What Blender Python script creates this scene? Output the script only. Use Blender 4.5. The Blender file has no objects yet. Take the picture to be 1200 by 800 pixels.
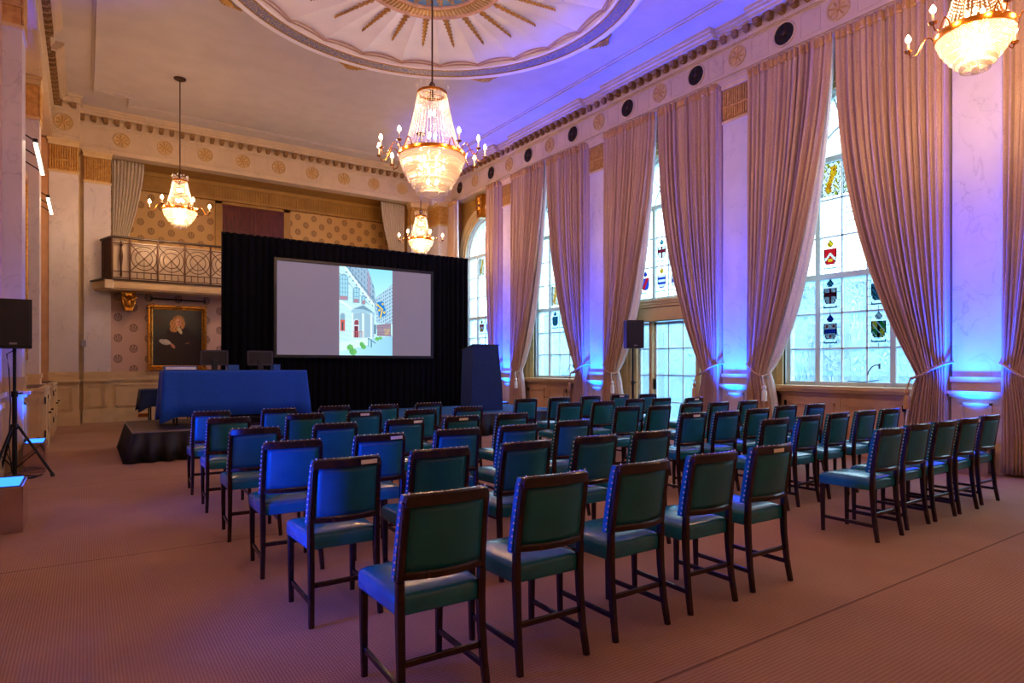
import bpy, math, random
from mathutils import Vector, Matrix
random.seed(7)
PI = math.pi
S = bpy.context.scene
COL = S.collection

# ------------------------------------------------------------------ camera, world, exposure
cam_d = bpy.data.cameras.new('camera'); cam = bpy.data.objects.new('camera', cam_d); COL.objects.link(cam)
cam.location = (0, 0, 1.55); cam.rotation_euler = (PI/2, 0, -0.59815)
cam_d.sensor_width = 36; cam_d.lens = 733.17/1200*36; cam_d.shift_y = 27.95/1200; cam_d.clip_end = 200
S.camera = cam
S.view_settings.view_transform = 'Standard'; S.view_settings.look = 'None'
S.view_settings.gamma = 1; S.view_settings.use_curve_mapping = False
S.view_settings.exposure = 0.36
S.cycles.max_bounces = 8; S.cycles.diffuse_bounces = 4; S.cycles.transparent_max_bounces = 16
S.cycles.sample_clamp_indirect = 6.0; S.cycles.use_denoising = True
S.cycles.caustics_reflective = False; S.cycles.caustics_refractive = False
W = bpy.data.worlds.new('world'); S.world = W; W.use_nodes = True
SKY = 6.0
W.node_tree.nodes['Background'].inputs[0].default_value = (0.62, 0.88, 1.0, 1)
W.node_tree.nodes['Background'].inputs[1].default_value = SKY
BULB_E = 470.0
INNER_E = 480.0
BLUE_E = 4500.0
PIC_E = 6.0

# ------------------------------------------------------------------ colour and materials
def lin(c):
    return tuple(((v/12.92) if v <= 0.04045 else ((v+0.055)/1.055)**2.4) for v in c)
def C4(c): return (*lin(c), 1)
MATS = {}
def newmat(name):
    m = bpy.data.materials.new(name); m.use_nodes = True; MATS[name] = m
    nt = m.node_tree; nt.nodes.clear(); out = nt.nodes.new('ShaderNodeOutputMaterial')
    return m, nt, out
def pbsdf(name, col, rough=.5, metal=0., spec=.5, sheen=0., coat=0.):
    m, nt, out = newmat(name)
    b = nt.nodes.new('ShaderNodeBsdfPrincipled'); nt.links.new(b.outputs[0], out.inputs[0])
    b.inputs['Base Color'].default_value = C4(col); b.inputs['Roughness'].default_value = rough
    b.inputs['Metallic'].default_value = metal; b.inputs['Specular IOR Level'].default_value = spec
    if sheen: b.inputs['Sheen Weight'].default_value = sheen
    if coat: b.inputs['Coat Weight'].default_value = coat; b.inputs['Coat Roughness'].default_value = .15
    return m, nt, b
def N(nt, t, **kw):
    n = nt.nodes.new('ShaderNode'+t)
    for k, v in kw.items():
        if isinstance(v, tuple) and k.startswith('i_'): n.inputs[k[2:]].default_value = v
        elif k.startswith('i_'): n.inputs[k[2:]].default_value = v
        else: setattr(n, k, v)
    return n
def coords(nt, scale=(1, 1, 1), kind='Object'):
    tc = N(nt, 'TexCoord'); mp = N(nt, 'Mapping'); mp.inputs['Scale'].default_value = scale
    nt.links.new(tc.outputs[kind], mp.inputs[0]); return mp.outputs[0]
def mathn(nt, op, a, b=None, c=None):
    n = N(nt, 'Math', operation=op)
    for i, v in enumerate((a, b, c)):
        if v is None: continue
        if isinstance(v, (int, float)): n.inputs[i].default_value = v
        else: nt.links.new(v, n.inputs[i])
    return n.outputs[0]
def mixcol(nt, fac, a, b):
    n = N(nt, 'Mix', data_type='RGBA')
    for idx, v in ((0, fac), (6, a), (7, b)):
        if isinstance(v, (int, float)): n.inputs[idx].default_value = v
        elif isinstance(v, tuple): n.inputs[idx].default_value = C4(v) if len(v) == 3 else v
        else: nt.links.new(v, n.inputs[idx])
    return n.outputs[2]
def ramp(nt, fac, stops):
    r = N(nt, 'ValToRGB'); e = r.color_ramp.elements
    while len(e) < len(stops): e.new(.5)
    for el, (p, c) in zip(e, stops): el.position = p; el.color = C4(c) if len(c) == 3 else c
    nt.links.new(fac, r.inputs[0]); return r.outputs[0]
def bump(nt, b, h, strength=.3, dist=.02):
    n = N(nt, 'Bump'); n.inputs['Strength'].default_value = strength; n.inputs['Distance'].default_value = dist
    nt.links.new(h, n.inputs['Height']); nt.links.new(n.outputs[0], b.inputs['Normal'])

def mat_noise(name, c1, c2, scale=3, rough=.5, detail=4, stretch=(1, 1, 1), bs=0, metal=0., spec=.5, sheen=0., bd=.01):
    m, nt, b = pbsdf(name, c1, rough, metal, spec, sheen)
    v = coords(nt, stretch); n = N(nt, 'TexNoise'); n.inputs['Scale'].default_value = scale; n.inputs['Detail'].default_value = detail
    nt.links.new(v, n.inputs[0])
    nt.links.new(ramp(nt, n.outputs[0], [(.35, c1), (.65, c2)]), b.inputs['Base Color'])
    if bs: bump(nt, b, n.outputs[0], bs, bd)
    return m
def mat_marble(name, base, vein):
    m, nt, b = pbsdf(name, base, .28)
    v = coords(nt, (1, 1, .7)); v.node.inputs['Rotation'].default_value = (.5, .6, 0)
    n = N(nt, 'TexNoise'); n.inputs['Scale'].default_value = 1.7; n.inputs['Detail'].default_value = 9; n.inputs['Distortion'].default_value = 1.2
    nt.links.new(v, n.inputs[0])
    a = mathn(nt, 'ABSOLUTE', mathn(nt, 'SUBTRACT', n.outputs[0], .5))
    n2 = N(nt, 'TexNoise'); n2.inputs['Scale'].default_value = 2.3; nt.links.new(v, n2.inputs[0])
    f = mathn(nt, 'MULTIPLY', mathn(nt, 'SUBTRACT', 1, mathn(nt, 'MINIMUM', mathn(nt, 'MULTIPLY', a, 70), 1)), mathn(nt, 'MULTIPLY', mathn(nt, 'POWER', n2.outputs[0], 2), 1.1))
    cl = ramp(nt, n2.outputs[0], [(.3, base), (.7, tuple(x*.95 for x in base))])
    nt.links.new(mixcol(nt, f, cl, vein), b.inputs['Base Color'])
    return m

mat_marble('marble', (.84, .80, .79), (.56, .52, .56))
mat_marble('frieze_marble', (.80, .71, .60), (.62, .53, .46))
mat_noise('cream', (.84, .73, .54), (.80, .69, .50), 4, .45, bs=.05)
mat_noise('ceiling_paint', (.74, .69, .66), (.71, .66, .63), 2, .6)
mat_noise('dome_paint', (.93, .90, .88), (.90, .87, .85), 2, .55)
mat_noise('ochre', (.70, .54, .27), (.64, .48, .23), 3, .5)
mat_noise('cornice_gold', (.58, .44, .27), (.46, .34, .20), 30, .45)
mat_noise('moulding_pink', (.78, .62, .52), (.70, .54, .45), 8, .4)
mat_noise('gold', (.86, .62, .24), (.66, .43, .13), 25, .3, metal=.85, bs=.3)
mat_noise('old_gold', (.80, .62, .30), (.60, .42, .18), 40, .4, metal=.5, bs=.4)
pbsdf('brass', (.80, .52, .20), .25, 1.0)
pbsdf('bronze', (.30, .19, .12), .4, .5)
pbsdf('black_metal', (.05, .05, .06), .4, .3)
pbsdf('black_plastic', (.06, .06, .075), .45)
pbsdf('grille', (.075, .08, .10), .55)
pbsdf('window_paint', (.80, .86, .88), .4)
pbsdf('studs', (.98, .96, .94), .35, .1)
pbsdf('bezel_grey', (.22, .20, .26), .4)
pbsdf('paper', (.90, .88, .82), .6)
pbsdf('candle', (.95, .88, .70), .5)
pbsdf('dark_void', (.015, .012, .012), .8)
pbsdf('mirror', (.80, .74, .74), .12, 1.0)
mat_noise('wood', (.20, .09, .06), (.11, .045, .035), 6, .25, stretch=(6, 6, 1), spec=.5)
mat_noise('door_wood', (.40, .15, .09), (.28, .09, .06), 5, .3, stretch=(5, 1, .6))
mat_noise('leather', (.04, .45, .53), (.03, .40, .48), 9, .24, bs=.15, bd=.004, spec=.6)
mat_noise('leather_back', (.06, .43, .49), (.05, .38, .44), 5, .38, bs=.1, bd=.003)
mat_noise('black_velvet', (.02, .025, .055), (.012, .016, .04), 6, .9, sheen=.0, spec=.15)
mat_noise('black_skirt', (.05, .06, .08), (.035, .04, .06), 6, .6)
mat_noise('blue_cloth', (.0, .33, .78), (.0, .29, .72), 40, .8, sheen=.1)
mat_noise('navy_cloth', (.02, .17, .36), (.02, .14, .32), 30, .8, sheen=.1)
mat_noise('stage_top', (.20, .17, .19), (.16, .14, .16), 20, .35)
mat_noise('stage_blue', (.04, .36, .55), (.03, .32, .50), 60, .8)
mat_noise('recess_paint', (.76, .58, .42), (.70, .53, .38), 4, .5)
mat_noise('rosette_plaster', (.80, .68, .50), (.72, .60, .42), 30, .5)
mat_noise('rosette_gilt', (.78, .62, .38), (.70, .54, .30), 30, .45)
mat_noise('lining', (.93, .95, .96), (.86, .90, .93), 30, .6)
mat_noise('facade', (.60, .80, .95), (.50, .72, .90), 3, .8)
pbsdf('facade_glass', (.45, .62, .76), .3)

# carpet with a fine rib and the seams between its widths
m, nt, b = pbsdf('carpet', (.66, .51, .40), .95, 0, .1)
v = coords(nt); n = N(nt, 'TexNoise'); n.inputs['Scale'].default_value = 1.1; n.inputs['Detail'].default_value = 3; nt.links.new(v, n.inputs[0])
w1 = N(nt, 'TexWave'); w1.bands_direction = 'X'; w1.inputs['Scale'].default_value = 19; w1.inputs['Distortion'].default_value = 1.5; w1.inputs['Detail Scale'].default_value = 6; nt.links.new(v, w1.inputs[0])
w2 = N(nt, 'TexWave'); w2.bands_direction = 'Y'; w2.inputs['Scale'].default_value = 13; w2.inputs['Distortion'].default_value = 1.5; nt.links.new(v, w2.inputs[0])
rib = mathn(nt, 'MULTIPLY', w1.outputs[1], w2.outputs[1])
c0 = ramp(nt, n.outputs[0], [(.3, (.66, .51, .40)), (.7, (.71, .56, .44))])
c1 = mixcol(nt, mathn(nt, 'MULTIPLY', rib, .6), c0, (.42, .30, .22))
sx = N(nt, 'SeparateXYZ'); nt.links.new(v, sx.inputs[0])
q = mathn(nt, 'PINGPONG', mathn(nt, 'ADD', sx.outputs[1], -2.13+3.86*4), 1.93)
seam = mathn(nt, 'LESS_THAN', q, .008)
nt.links.new(mixcol(nt, mathn(nt, 'MULTIPLY', seam, .6), c1, (.25, .15, .12)), b.inputs['Base Color'])
bump(nt, b, rib, .5, .006)

# wallpaper: staggered urn medallions in the plane of the wall (x, z)
def wallpaper(name, bg, fg, pitch, pz, rad):
    m, nt, b = pbsdf(name, bg, .6)
    v = coords(nt); s = N(nt, 'SeparateXYZ'); nt.links.new(v, s.inputs[0])
    def cell(ox, oz):
        a = mathn(nt, 'SUBTRACT', mathn(nt, 'FRACT', mathn(nt, 'ADD', mathn(nt, 'DIVIDE', s.outputs[0], pitch), 20+ox)), .5)
        c = mathn(nt, 'SUBTRACT', mathn(nt, 'FRACT', mathn(nt, 'ADD', mathn(nt, 'DIVIDE', s.outputs[2], pz), 20+oz)), .5)
        a = mathn(nt, 'MULTIPLY', a, pitch/pz)
        rr = mathn(nt, 'SQRT', mathn(nt, 'ADD', mathn(nt, 'MULTIPLY', a, a), mathn(nt, 'MULTIPLY', mathn(nt, 'MULTIPLY', c, c), .8)))
        ang = mathn(nt, 'ARCTAN2', a, mathn(nt, 'ADD', c, .11))
        petal = mathn(nt, 'GREATER_THAN', mathn(nt, 'SINE', mathn(nt, 'MULTIPLY', ang, 11)), -.45)
        base = mathn(nt, 'LESS_THAN', rr, rad)
        ring = mathn(nt, 'GREATER_THAN', rr, rad*.82)
        return mathn(nt, 'MULTIPLY', base, mathn(nt, 'MAXIMUM', ring, petal))
    f = mathn(nt, 'MAXIMUM', cell(0, 0), cell(.5, .5))
    nt.links.new(mixcol(nt, mathn(nt, 'MULTIPLY', f, .85), bg, fg), b.inputs['Base Color'])
wallpaper('wallpaper_pink', (.80, .66, .57), (.46, .34, .27), .74, .577, .18)
wallpaper('wallpaper_gold', (.80, .64, .40), (.46, .33, .19), .56, .52, .19)

# brocade curtain
m, nt, b = pbsdf('brocade', (.74, .60, .50), .55, 0, .4, .4)
v = coords(nt, (1, 1, 1)); n = N(nt, 'TexNoise'); n.inputs['Scale'].default_value = 5; n.inputs['Detail'].default_value = 2; n.inputs['Distortion'].default_value = 2.5; nt.links.new(v, n.inputs[0])
f = mathn(nt, 'GREATER_THAN', mathn(nt, 'SINE', mathn(nt, 'MULTIPLY', n.outputs[0], 70)), .35)
nt.links.new(mixcol(nt, mathn(nt, 'MULTIPLY', f, .5), (.75, .62, .52), (.62, .48, .38)), b.inputs['Base Color'])
rr = N(nt, 'MapRange'); nt.links.new(f, rr.inputs[0]); rr.inputs[3].default_value = .6; rr.inputs[4].default_value = .38; nt.links.new(rr.outputs[0], b.inputs['Roughness'])
mat_noise('heading', (.80, .62, .34), (.66, .48, .24), 60, .5, sheen=.2)
mat_noise('loge_curtain', (.74, .68, .60), (.66, .60, .53), 40, .6, sheen=.2)

# ribbed gilt capital
mat_noise('capital_gold', (.86, .68, .38), (.76, .56, .28), 12, .35, metal=.3)
# blue and gold painted band of the ceiling ring
m, nt, b = pbsdf('blue_gold', (.1, .2, .4), .5)
v = coords(nt); n = N(nt, 'TexNoise'); n.inputs['Scale'].default_value = 4; n.inputs['Detail'].default_value = 1; n.inputs['Distortion'].default_value = 3; nt.links.new(v, n.inputs[0])
f = mathn(nt, 'GREATER_THAN', mathn(nt, 'SINE', mathn(nt, 'MULTIPLY', n.outputs[0], 110)), .45)
nt.links.new(mixcol(nt, f, (.10, .30, .58), (.86, .72, .42)), b.inputs['Base Color'])

# crystal
m, nt, out = newmat('crystal')
tr = N(nt, 'BsdfTransparent'); tr.inputs[0].default_value = (1, .97, .92, 1)
tl = N(nt, 'BsdfTranslucent'); tl.inputs[0].default_value = (1, .9, .74, 1)
df = N(nt, 'BsdfDiffuse'); df.inputs[0].default_value = (1, .92, .8, 1)
gl = N(nt, 'BsdfGlossy'); gl.inputs['Roughness'].default_value = .08
m1 = N(nt, 'MixShader'); m1.inputs[0].default_value = .5; nt.links.new(tl.outputs[0], m1.inputs[1]); nt.links.new(df.outputs[0], m1.inputs[2])
m2 = N(nt, 'MixShader'); m2.inputs[0].default_value = .3; nt.links.new(m1.outputs[0], m2.inputs[1]); nt.links.new(gl.outputs[0], m2.inputs[2])
m3 = N(nt, 'MixShader'); m3.inputs[0].default_value = .62; nt.links.new(tr.outputs[0], m3.inputs[1]); nt.links.new(m2.outputs[0], m3.inputs[2])
nt.links.new(m3.outputs[0], out.inputs[0])
# window glass: clear old glass with reeded, faintly milky ripples
def glassmat(name, milk, tint):
    m, nt, out = newmat(name)
    tr = N(nt, 'BsdfTransparent'); tr.inputs[0].default_value = tint
    tl = N(nt, 'BsdfTranslucent'); tl.inputs[0].default_value = (.85, .95, 1, 1)
    gl = N(nt, 'BsdfGlossy'); gl.inputs['Roughness'].default_value = .1
    v = coords(nt, (1, 1, .45)); w = N(nt, 'TexNoise'); w.inputs['Scale'].default_value = 3.5; w.inputs['Distortion'].default_value = 2; nt.links.new(v, w.inputs[0])
    f = mathn(nt, 'MULTIPLY', mathn(nt, 'ADD', mathn(nt, 'SINE', mathn(nt, 'MULTIPLY', w.outputs[0], 120)), 1), milk)
    a = N(nt, 'MixShader'); nt.links.new(f, a.inputs[0]); nt.links.new(tr.outputs[0], a.inputs[1]); nt.links.new(tl.outputs[0], a.inputs[2])
    c = N(nt, 'MixShader'); c.inputs[0].default_value = .04; nt.links.new(a.outputs[0], c.inputs[1]); nt.links.new(gl.outputs[0], c.inputs[2])
    nt.links.new(c.outputs[0], out.inputs[0])
glassmat('glass', .24, (.93, .98, 1, 1))
# colours carried by the mesh (paintings, projected picture, stained glass)
def attrmat(name, kind):
    m, nt, out = newmat(name); a = N(nt, 'Attribute'); a.attribute_name = 'Col'
    if kind == 'paint':
        b = N(nt, 'BsdfPrincipled'); nt.links.new(a.outputs[0], b.inputs['Base Color']); b.inputs['Roughness'].default_value = .35
    elif kind == 'screen':
        b = N(nt, 'Emission'); nt.links.new(a.outputs[0], b.inputs[0]); b.inputs[1].default_value = 1.0
    else:
        b = N(nt, 'BsdfTransparent'); nt.links.new(mixcol(nt, .78, a.outputs[0], (0, 0, 0)), b.inputs[0])
    nt.links.new(b.outputs[0], out.inputs[0])
attrmat('oil_paint', 'paint'); attrmat('projected', 'screen'); attrmat('stained', 'glass')
def emis(name, col, st):
    m, nt, out = newmat(name); e = N(nt, 'Emission'); e.inputs[0].default_value = (*col, 1); e.inputs[1].default_value = st
    nt.links.new(e.outputs[0], out.inputs[0])
emis('bulb', (1.0, .55, .265), BULB_E); emis('inner_bulb', (1.0, .66, .38), INNER_E)
emis('led_strip', (.02, .13, 1.0), 3.6); emis('picture_strip', (1.0, .80, .55), PIC_E)

# ------------------------------------------------------------------ mesh helpers
class MB:
    def __init__(s): s.v = []; s.f = []; s.c = []
    def add(s, vs, fs, col=None):
        o = len(s.v); s.v += [tuple(p) for p in vs]; s.f += [tuple(i+o for i in f) for f in fs]
        if col is not None: s.c += [col]*len(fs)
    def box(s, x0, y0, z0, x1, y1, z1, col=None):
        x0, x1 = min(x0, x1), max(x0, x1); y0, y1 = min(y0, y1), max(y0, y1); z0, z1 = min(z0, z1), max(z0, z1)
        s.add([(x0,y0,z0),(x1,y0,z0),(x1,y1,z0),(x0,y1,z0),(x0,y0,z1),(x1,y0,z1),(x1,y1,z1),(x0,y1,z1)],
              [(0,3,2,1),(4,5,6,7),(0,1,5,4),(1,2,6,5),(2,3,7,6),(3,0,4,7)], col)
    def cbox(s, x0, y0, z0, x1, y1, z1, c=.01):
        """box with chamfered edges along its three directions"""
        x0, x1 = min(x0, x1), max(x0, x1); y0, y1 = min(y0, y1), max(y0, y1); z0, z1 = min(z0, z1), max(z0, z1)
        c = min(c, (x1-x0)*.45, (y1-y0)*.45, (z1-z0)*.45)
        def ring(i, z): return [(x0+i+c*0+(c if i == 0 else 0), y0+i, z), (x1-i-(c if i == 0 else 0), y0+i, z), (x1-i, y0+i+(c if i == 0 else 0), z), (x1-i, y1-i-(c if i == 0 else 0), z),
                                (x1-i-(c if i == 0 else 0), y1-i, z), (x0+i+(c if i == 0 else 0), y1-i, z), (x0+i, y1-i-(c if i == 0 else 0), z), (x0+i, y0+i+(c if i == 0 else 0), z)]
        def inner(z): return [(x0+c, y0+c*.3, z), (x1-c, y0+c*.3, z), (x1-c*.3, y0+c, z), (x1-c*.3, y1-c, z), (x1-c, y1-c*.3, z), (x0+c, y1-c*.3, z), (x0+c*.3, y1-c, z), (x0+c*.3, y0+c, z)]
        s.loft([inner(z0), ring(0, z0+c), ring(0, z1-c), inner(z1)], cap=True)
    def loft(s, rings, closed=True, cap=False, col=None):
        n = len(rings[0]); vs = [p for r in rings for p in r]; fs = []
        for i in range(len(rings)-1):
            for j in range(n if closed else n-1):
                k = (j+1) % n
                fs.append((i*n+j, i*n+k, (i+1)*n+k, (i+1)*n+j))
        if cap: fs.append(tuple(range(n-1, -1, -1))); fs.append(tuple((len(rings)-1)*n+j for j in range(n)))
        s.add(vs, fs, col)
    def tube(s, path, r, n=8, cap=True, rs=None):
        path = [Vector(p) for p in path]; rings = []
        up = Vector((0, 0, 1))
        for i, p in enumerate(path):
            t = (path[min(i+1, len(path)-1)]-path[max(i-1, 0)]).normalized()
            a = t.cross(up)
            if a.length < .05: a = t.cross(Vector((0, 1, 0)))
            a.normalize(); b_ = a.cross(t); rad = rs[i] if rs else r
            rings.append([tuple(p+a*rad*math.cos(2*PI*k/n)+b_*rad*math.sin(2*PI*k/n)) for k in range(n)])
        s.loft(rings, cap=cap)
    def bar(s, path, w, d, side=(1, 0, 0), ch=.18):
        """rectangular bar swept on a path; w along `side`, d across; w,d may be lists"""
        path = [Vector(p) for p in path]; sd = Vector(side).normalized(); rings = []
        for i, p in enumerate(path):
            t = (path[min(i+1, len(path)-1)]-path[max(i-1, 0)]).normalized()
            a = (sd-t*sd.dot(t)).normalized(); b_ = t.cross(a)
            ww = (w[i] if isinstance(w, (list, tuple)) else w)/2; dd = (d[i] if isinstance(d, (list, tuple)) else d)/2
            c = ch*min(ww, dd)*2
            pts = [(-ww+c, -dd), (ww-c, -dd), (ww, -dd+c), (ww, dd-c), (ww-c, dd), (-ww+c, dd), (-ww, dd-c), (-ww, -dd+c)]
            rings.append([tuple(p+a*x+b_*y) for x, y in pts])
        s.loft(rings, cap=True)
    def lathe(s, prof, c=(0, 0, 0), n=24, sx=1, sy=1):
        rings = [[(c[0]+r*math.cos(2*PI*k/n)*sx, c[1]+r*math.sin(2*PI*k/n)*sy, c[2]+z) for k in range(n)] for r, z in prof]
        s.loft(rings, cap=True)
    def octa(s, p, rx, rz, ry=None):
        x, y, z = p; ry = ry or rx
        s.add([(x+rx,y,z),(x,y+ry,z),(x-rx,y,z),(x,y-ry,z),(x,y,z+rz),(x,y,z-rz)],
              [(0,1,4),(1,2,4),(2,3,4),(3,0,4),(1,0,5),(2,1,5),(3,2,5),(0,3,5)])
    def prism(s, poly, axis, a, b, col=None):
        """poly: 2-D points; axis 'x','y','z' the extrusion axis from a to b"""
        def P(u, v, w): return {'x': (w, u, v), 'y': (u, w, v), 'z': (u, v, w)}[axis]
        s.loft([[P(u, v, a) for u, v in poly], [P(u, v, b) for u, v in poly]], cap=True, col=col)
    def grid(s, nu, nv, fn, col=None):
        vs = [fn(i/nu, j/nv) for j in range(nv+1) for i in range(nu+1)]
        s.add(vs, [(j*(nu+1)+i, j*(nu+1)+i+1, (j+1)*(nu+1)+i+1, (j+1)*(nu+1)+i) for j in range(nv) for i in range(nu)], col)
    def build(s, name, mat, parent=None, smooth=False, label=None, solid=0, loc=None):
        me = bpy.data.meshes.new(name); me.from_pydata(s.v, [], s.f); me.update()
        me.materials.append(MATS[mat])
        if s.c and len(s.c) == len(s.f):
            at = me.color_attributes.new('Col', 'FLOAT_COLOR', 'CORNER')
            for p, c in zip(me.polygons, s.c):
                for li in p.loop_indices: at.data[li].color = C4(c)
        if smooth:
            me.polygons.foreach_set('use_smooth', [True]*len(me.polygons))
            if smooth != 'all':
                me.set_sharp_from_angle(angle=math.radians(40))
        o = bpy.data.objects.new(name, me); COL.objects.link(o)
        if parent: o.parent = parent
        if label: o['label'] = label
        if solid:
            md = o.modifiers.new('thickness', 'SOLIDIFY'); md.thickness = solid
        if loc: o.location = loc
        return o
def tag(o, label, cat, group=None):
    o['label'] = label; o['category'] = cat
    if group: o['group'] = group
    return o
def thing(name, label, cat, loc=(0, 0, 0), rz=0, group=None):
    o = bpy.data.objects.new(name, None); COL.objects.link(o); o.empty_display_size = .1
    o.location = loc; o.rotation_euler = (0, 0, rz); return tag(o, label, cat, group)
def struct(o): o['kind'] = 'structure'; return o
def sroot(name):
    o = bpy.data.objects.new(name, None); COL.objects.link(o); o['kind'] = 'structure'; return o
def copy_tree(o, parent=None):
    c = o.copy(); COL.objects.link(c)
    if parent is not None: c.parent = parent
    for ch in list(o.children): copy_tree(ch, c)
    return c
ORD = ['first', 'second', 'third', 'fourth', 'fifth', 'sixth', 'seventh', 'eighth', 'ninth', 'tenth', 'eleventh', 'twelfth', 'thirteenth', 'fourteenth', 'fifteenth', 'sixteenth']

# ------------------------------------------------------------------ room dimensions
XL, XR = -.72, 10.81          # frieze planes of the long walls
YB, YF = 20.35, -.65
ZC = 8.43
PILS = [-.35, 3.74, 7.84, 11.93, 16.02]
BAYS = [1.70, 5.79, 9.88, 13.97, 18.07]

fl = MB(); fl.box(-1.3, YF, -.1, 12.0, 22.6, 0); struct(fl.build('floor', 'carpet'))

# ceiling with a round opening for the dome
CX, CY = 5.05, 9.91; RD = 3.45
def ceiling_mesh():
    x0, x1, y0, y1 = -1.3, 11.6, YF, 22.6
    angs = [2*PI*k/96 for k in range(96)] + [math.atan2(y-CY, x-CX) % (2*PI) for x in (x0, x1) for y in (y0, y1)]
    angs = sorted(set(angs)); a = MB(); ri, ro = [], []
    for t in angs:
        c, s_ = math.cos(t), math.sin(t)
        k = min(((x1 if c > 0 else x0)-CX)/c if abs(c) > 1e-9 else 1e9, ((y1 if s_ > 0 else y0)-CY)/s_ if abs(s_) > 1e-9 else 1e9)
        ri.append((CX+RD*c, CY+RD*s_)); ro.append((CX+k*c, CY+k*s_))
    a.loft([[(x, y, ZC) for x, y in ro], [(x, y, ZC) for x, y in ri], [(x, y, ZC+.25) for x, y in ri], [(x, y, ZC+.25) for x, y in ro]])
    return a
ceil = struct(ceiling_mesh().build('ceiling', 'ceiling_paint'))
roof = MB(); roof.box(-1.3, YF, ZC+.5, 11.6, 22.6, ZC+.6); roof.build('roof_slab', 'ceiling_paint', ceil)

def P3(r, a, z): return (CX+r*math.cos(a), CY+r*math.sin(a), z)
a = MB(); NS = 24; SUB = 10; RR = [1.1, 1.6, 2.2, 2.8, 3.42]
for k in range(NS):
    t0 = 2*PI*k/NS
    rows = []
    for i, r in enumerate(RR):
        h = .02+.07*(r-1.1)/(3.42-1.1)
        rows.append([P3(r, t0+2*PI/NS*j/SUB, ZC+.02+h*(1-(2*j/SUB-1)**2)) for j in range(SUB+1)])
    rows.append([P3(3.425, t0+2*PI/NS*j/SUB, ZC-.005) for j in range(SUB+1)])
    a.loft(rows, closed=False)
a.build('dome_flutes', 'dome_paint', ceil, smooth=True)
for rr, nm in ((3.37, 0), (3.43, .0)):
    a = MB()
    for k in range(NS):
        t0 = 2*PI*k/NS
        path = [P3(rr-.03, t0+2*PI/NS*j/SUB, ZC-.0+(.085 if rr < 3.4 else .05)*(1-(2*j/SUB-1)**2)) for j in range(SUB+1)]
        a.tube(path, .014, 5)
    a.build('scallop_moulding', 'moulding_pink', ceil, smooth=True)
def annulus(r0, r1, z0, z1, name, mat, n=128, mid=0, lab=None):
    a = MB(); rings = []
    M = 6
    for i in range(M+1):
        f_ = i/M; z = z0+(z1-z0)*f_-mid*math.sin(PI*f_); rings.append([P3(r0+(r1-r0)*f_, 2*PI*k/n, z) for k in range(n)])
    rings.append([P3(r1, 2*PI*k/n, ZC+.01) for k in range(n)]); rings.insert(0, [P3(r0, 2*PI*k/n, ZC+.01) for k in range(n)])
    a.loft(rings); return a.build(name, mat, ceil, smooth=True, label=lab)
annulus(3.42, 3.49, ZC-.03, ZC-.03, 'inner_moulding', 'dome_paint', mid=.02)
annulus(3.485, 3.51, ZC-.045, ZC-.045, 'gilt_line', 'old_gold', mid=.01)
annulus(3.745, 3.77, ZC-.06, ZC-.06, 'gilt_line', 'old_gold', mid=.01)
annulus(3.50, 3.75, ZC-.035, ZC-.05, 'painted_band', 'blue_gold', mid=.0, lab='blue band with gold scrolls')
annulus(3.75, 3.93, ZC-.05, ZC-.03, 'outer_rim', 'dome_paint', mid=.05)
annulus(1.27, 1.36, ZC-.02, ZC-.02, 'rose_rim', 'moulding_pink', mid=.04)
annulus(1.02, 1.27, ZC-.02, ZC-.02, 'rose_band', 'old_gold', mid=.01)
annulus(.96, 1.02, ZC-.02, ZC-.02, 'rose_inner_rim', 'moulding_pink', mid=.03)
a = MB()
for k in range(96):
    t = 2*PI*k/96; p0, p1 = Vector(P3(1.05, t, ZC-.04)), Vector(P3(1.25, t, ZC-.04)); a.bar([p0, p1], .022, .02, (-math.sin(t), math.cos(t), 0))
a.build('rose_ribs', 'cream', ceil)
a = MB(); a.lathe([(.0, 0), (.97, 0), (.97, .03), (0, .03)], (CX, CY, ZC), 64)
emc = MATS.get('rose_blue') or pbsdf('rose_blue', (.30, .50, .66), .5)[0]
a.build('rose_ground', 'rose_blue', ceil)
a = MB()
for k in range(24):
    t = 2*PI*k/24+PI/24
    for r in (.9, .84, .78, .7, .62):
        for sg in (-1, 1):
            a.octa(P3(r, t+sg*(.97-r)*.25, ZC-.01), .03, .015)
    a.octa(P3(.75, t, ZC-.01), .035, .02)
a.build('rose_leaves', 'old_gold', ceil)
for k in range(24):
    t = 2*PI*(k+.5)/24; a = MB()
    for i in range(17):
        f_ = i/16; r = 1.42+1.05*f_; w = (.085 if i % 2 else .05)*(1-.6*f_)
        for sg in (-1, 1):
            x, y, z = P3(r, t, ZC+.035); nx, ny = -math.sin(t)*sg, math.cos(t)*sg; rx, ry = math.cos(t), math.sin(t)
            a.add([(x, y, z-.02), (x+nx*w+rx*.05, y+ny*w+ry*.05, z), (x+rx*.05, y+ry*.05, z-.045), (x+nx*w*.3-rx*.02, y+ny*w*.3-ry*.02, z)], [(0, 1, 2), (0, 2, 3), (0, 3, 1), (1, 3, 2)])
    a.tube([P3(1.38, t, ZC+.02), P3(2.5, t, ZC+.05)], .008, 5)
    a.build('leaf_garland', 'old_gold', ceil)
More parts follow.
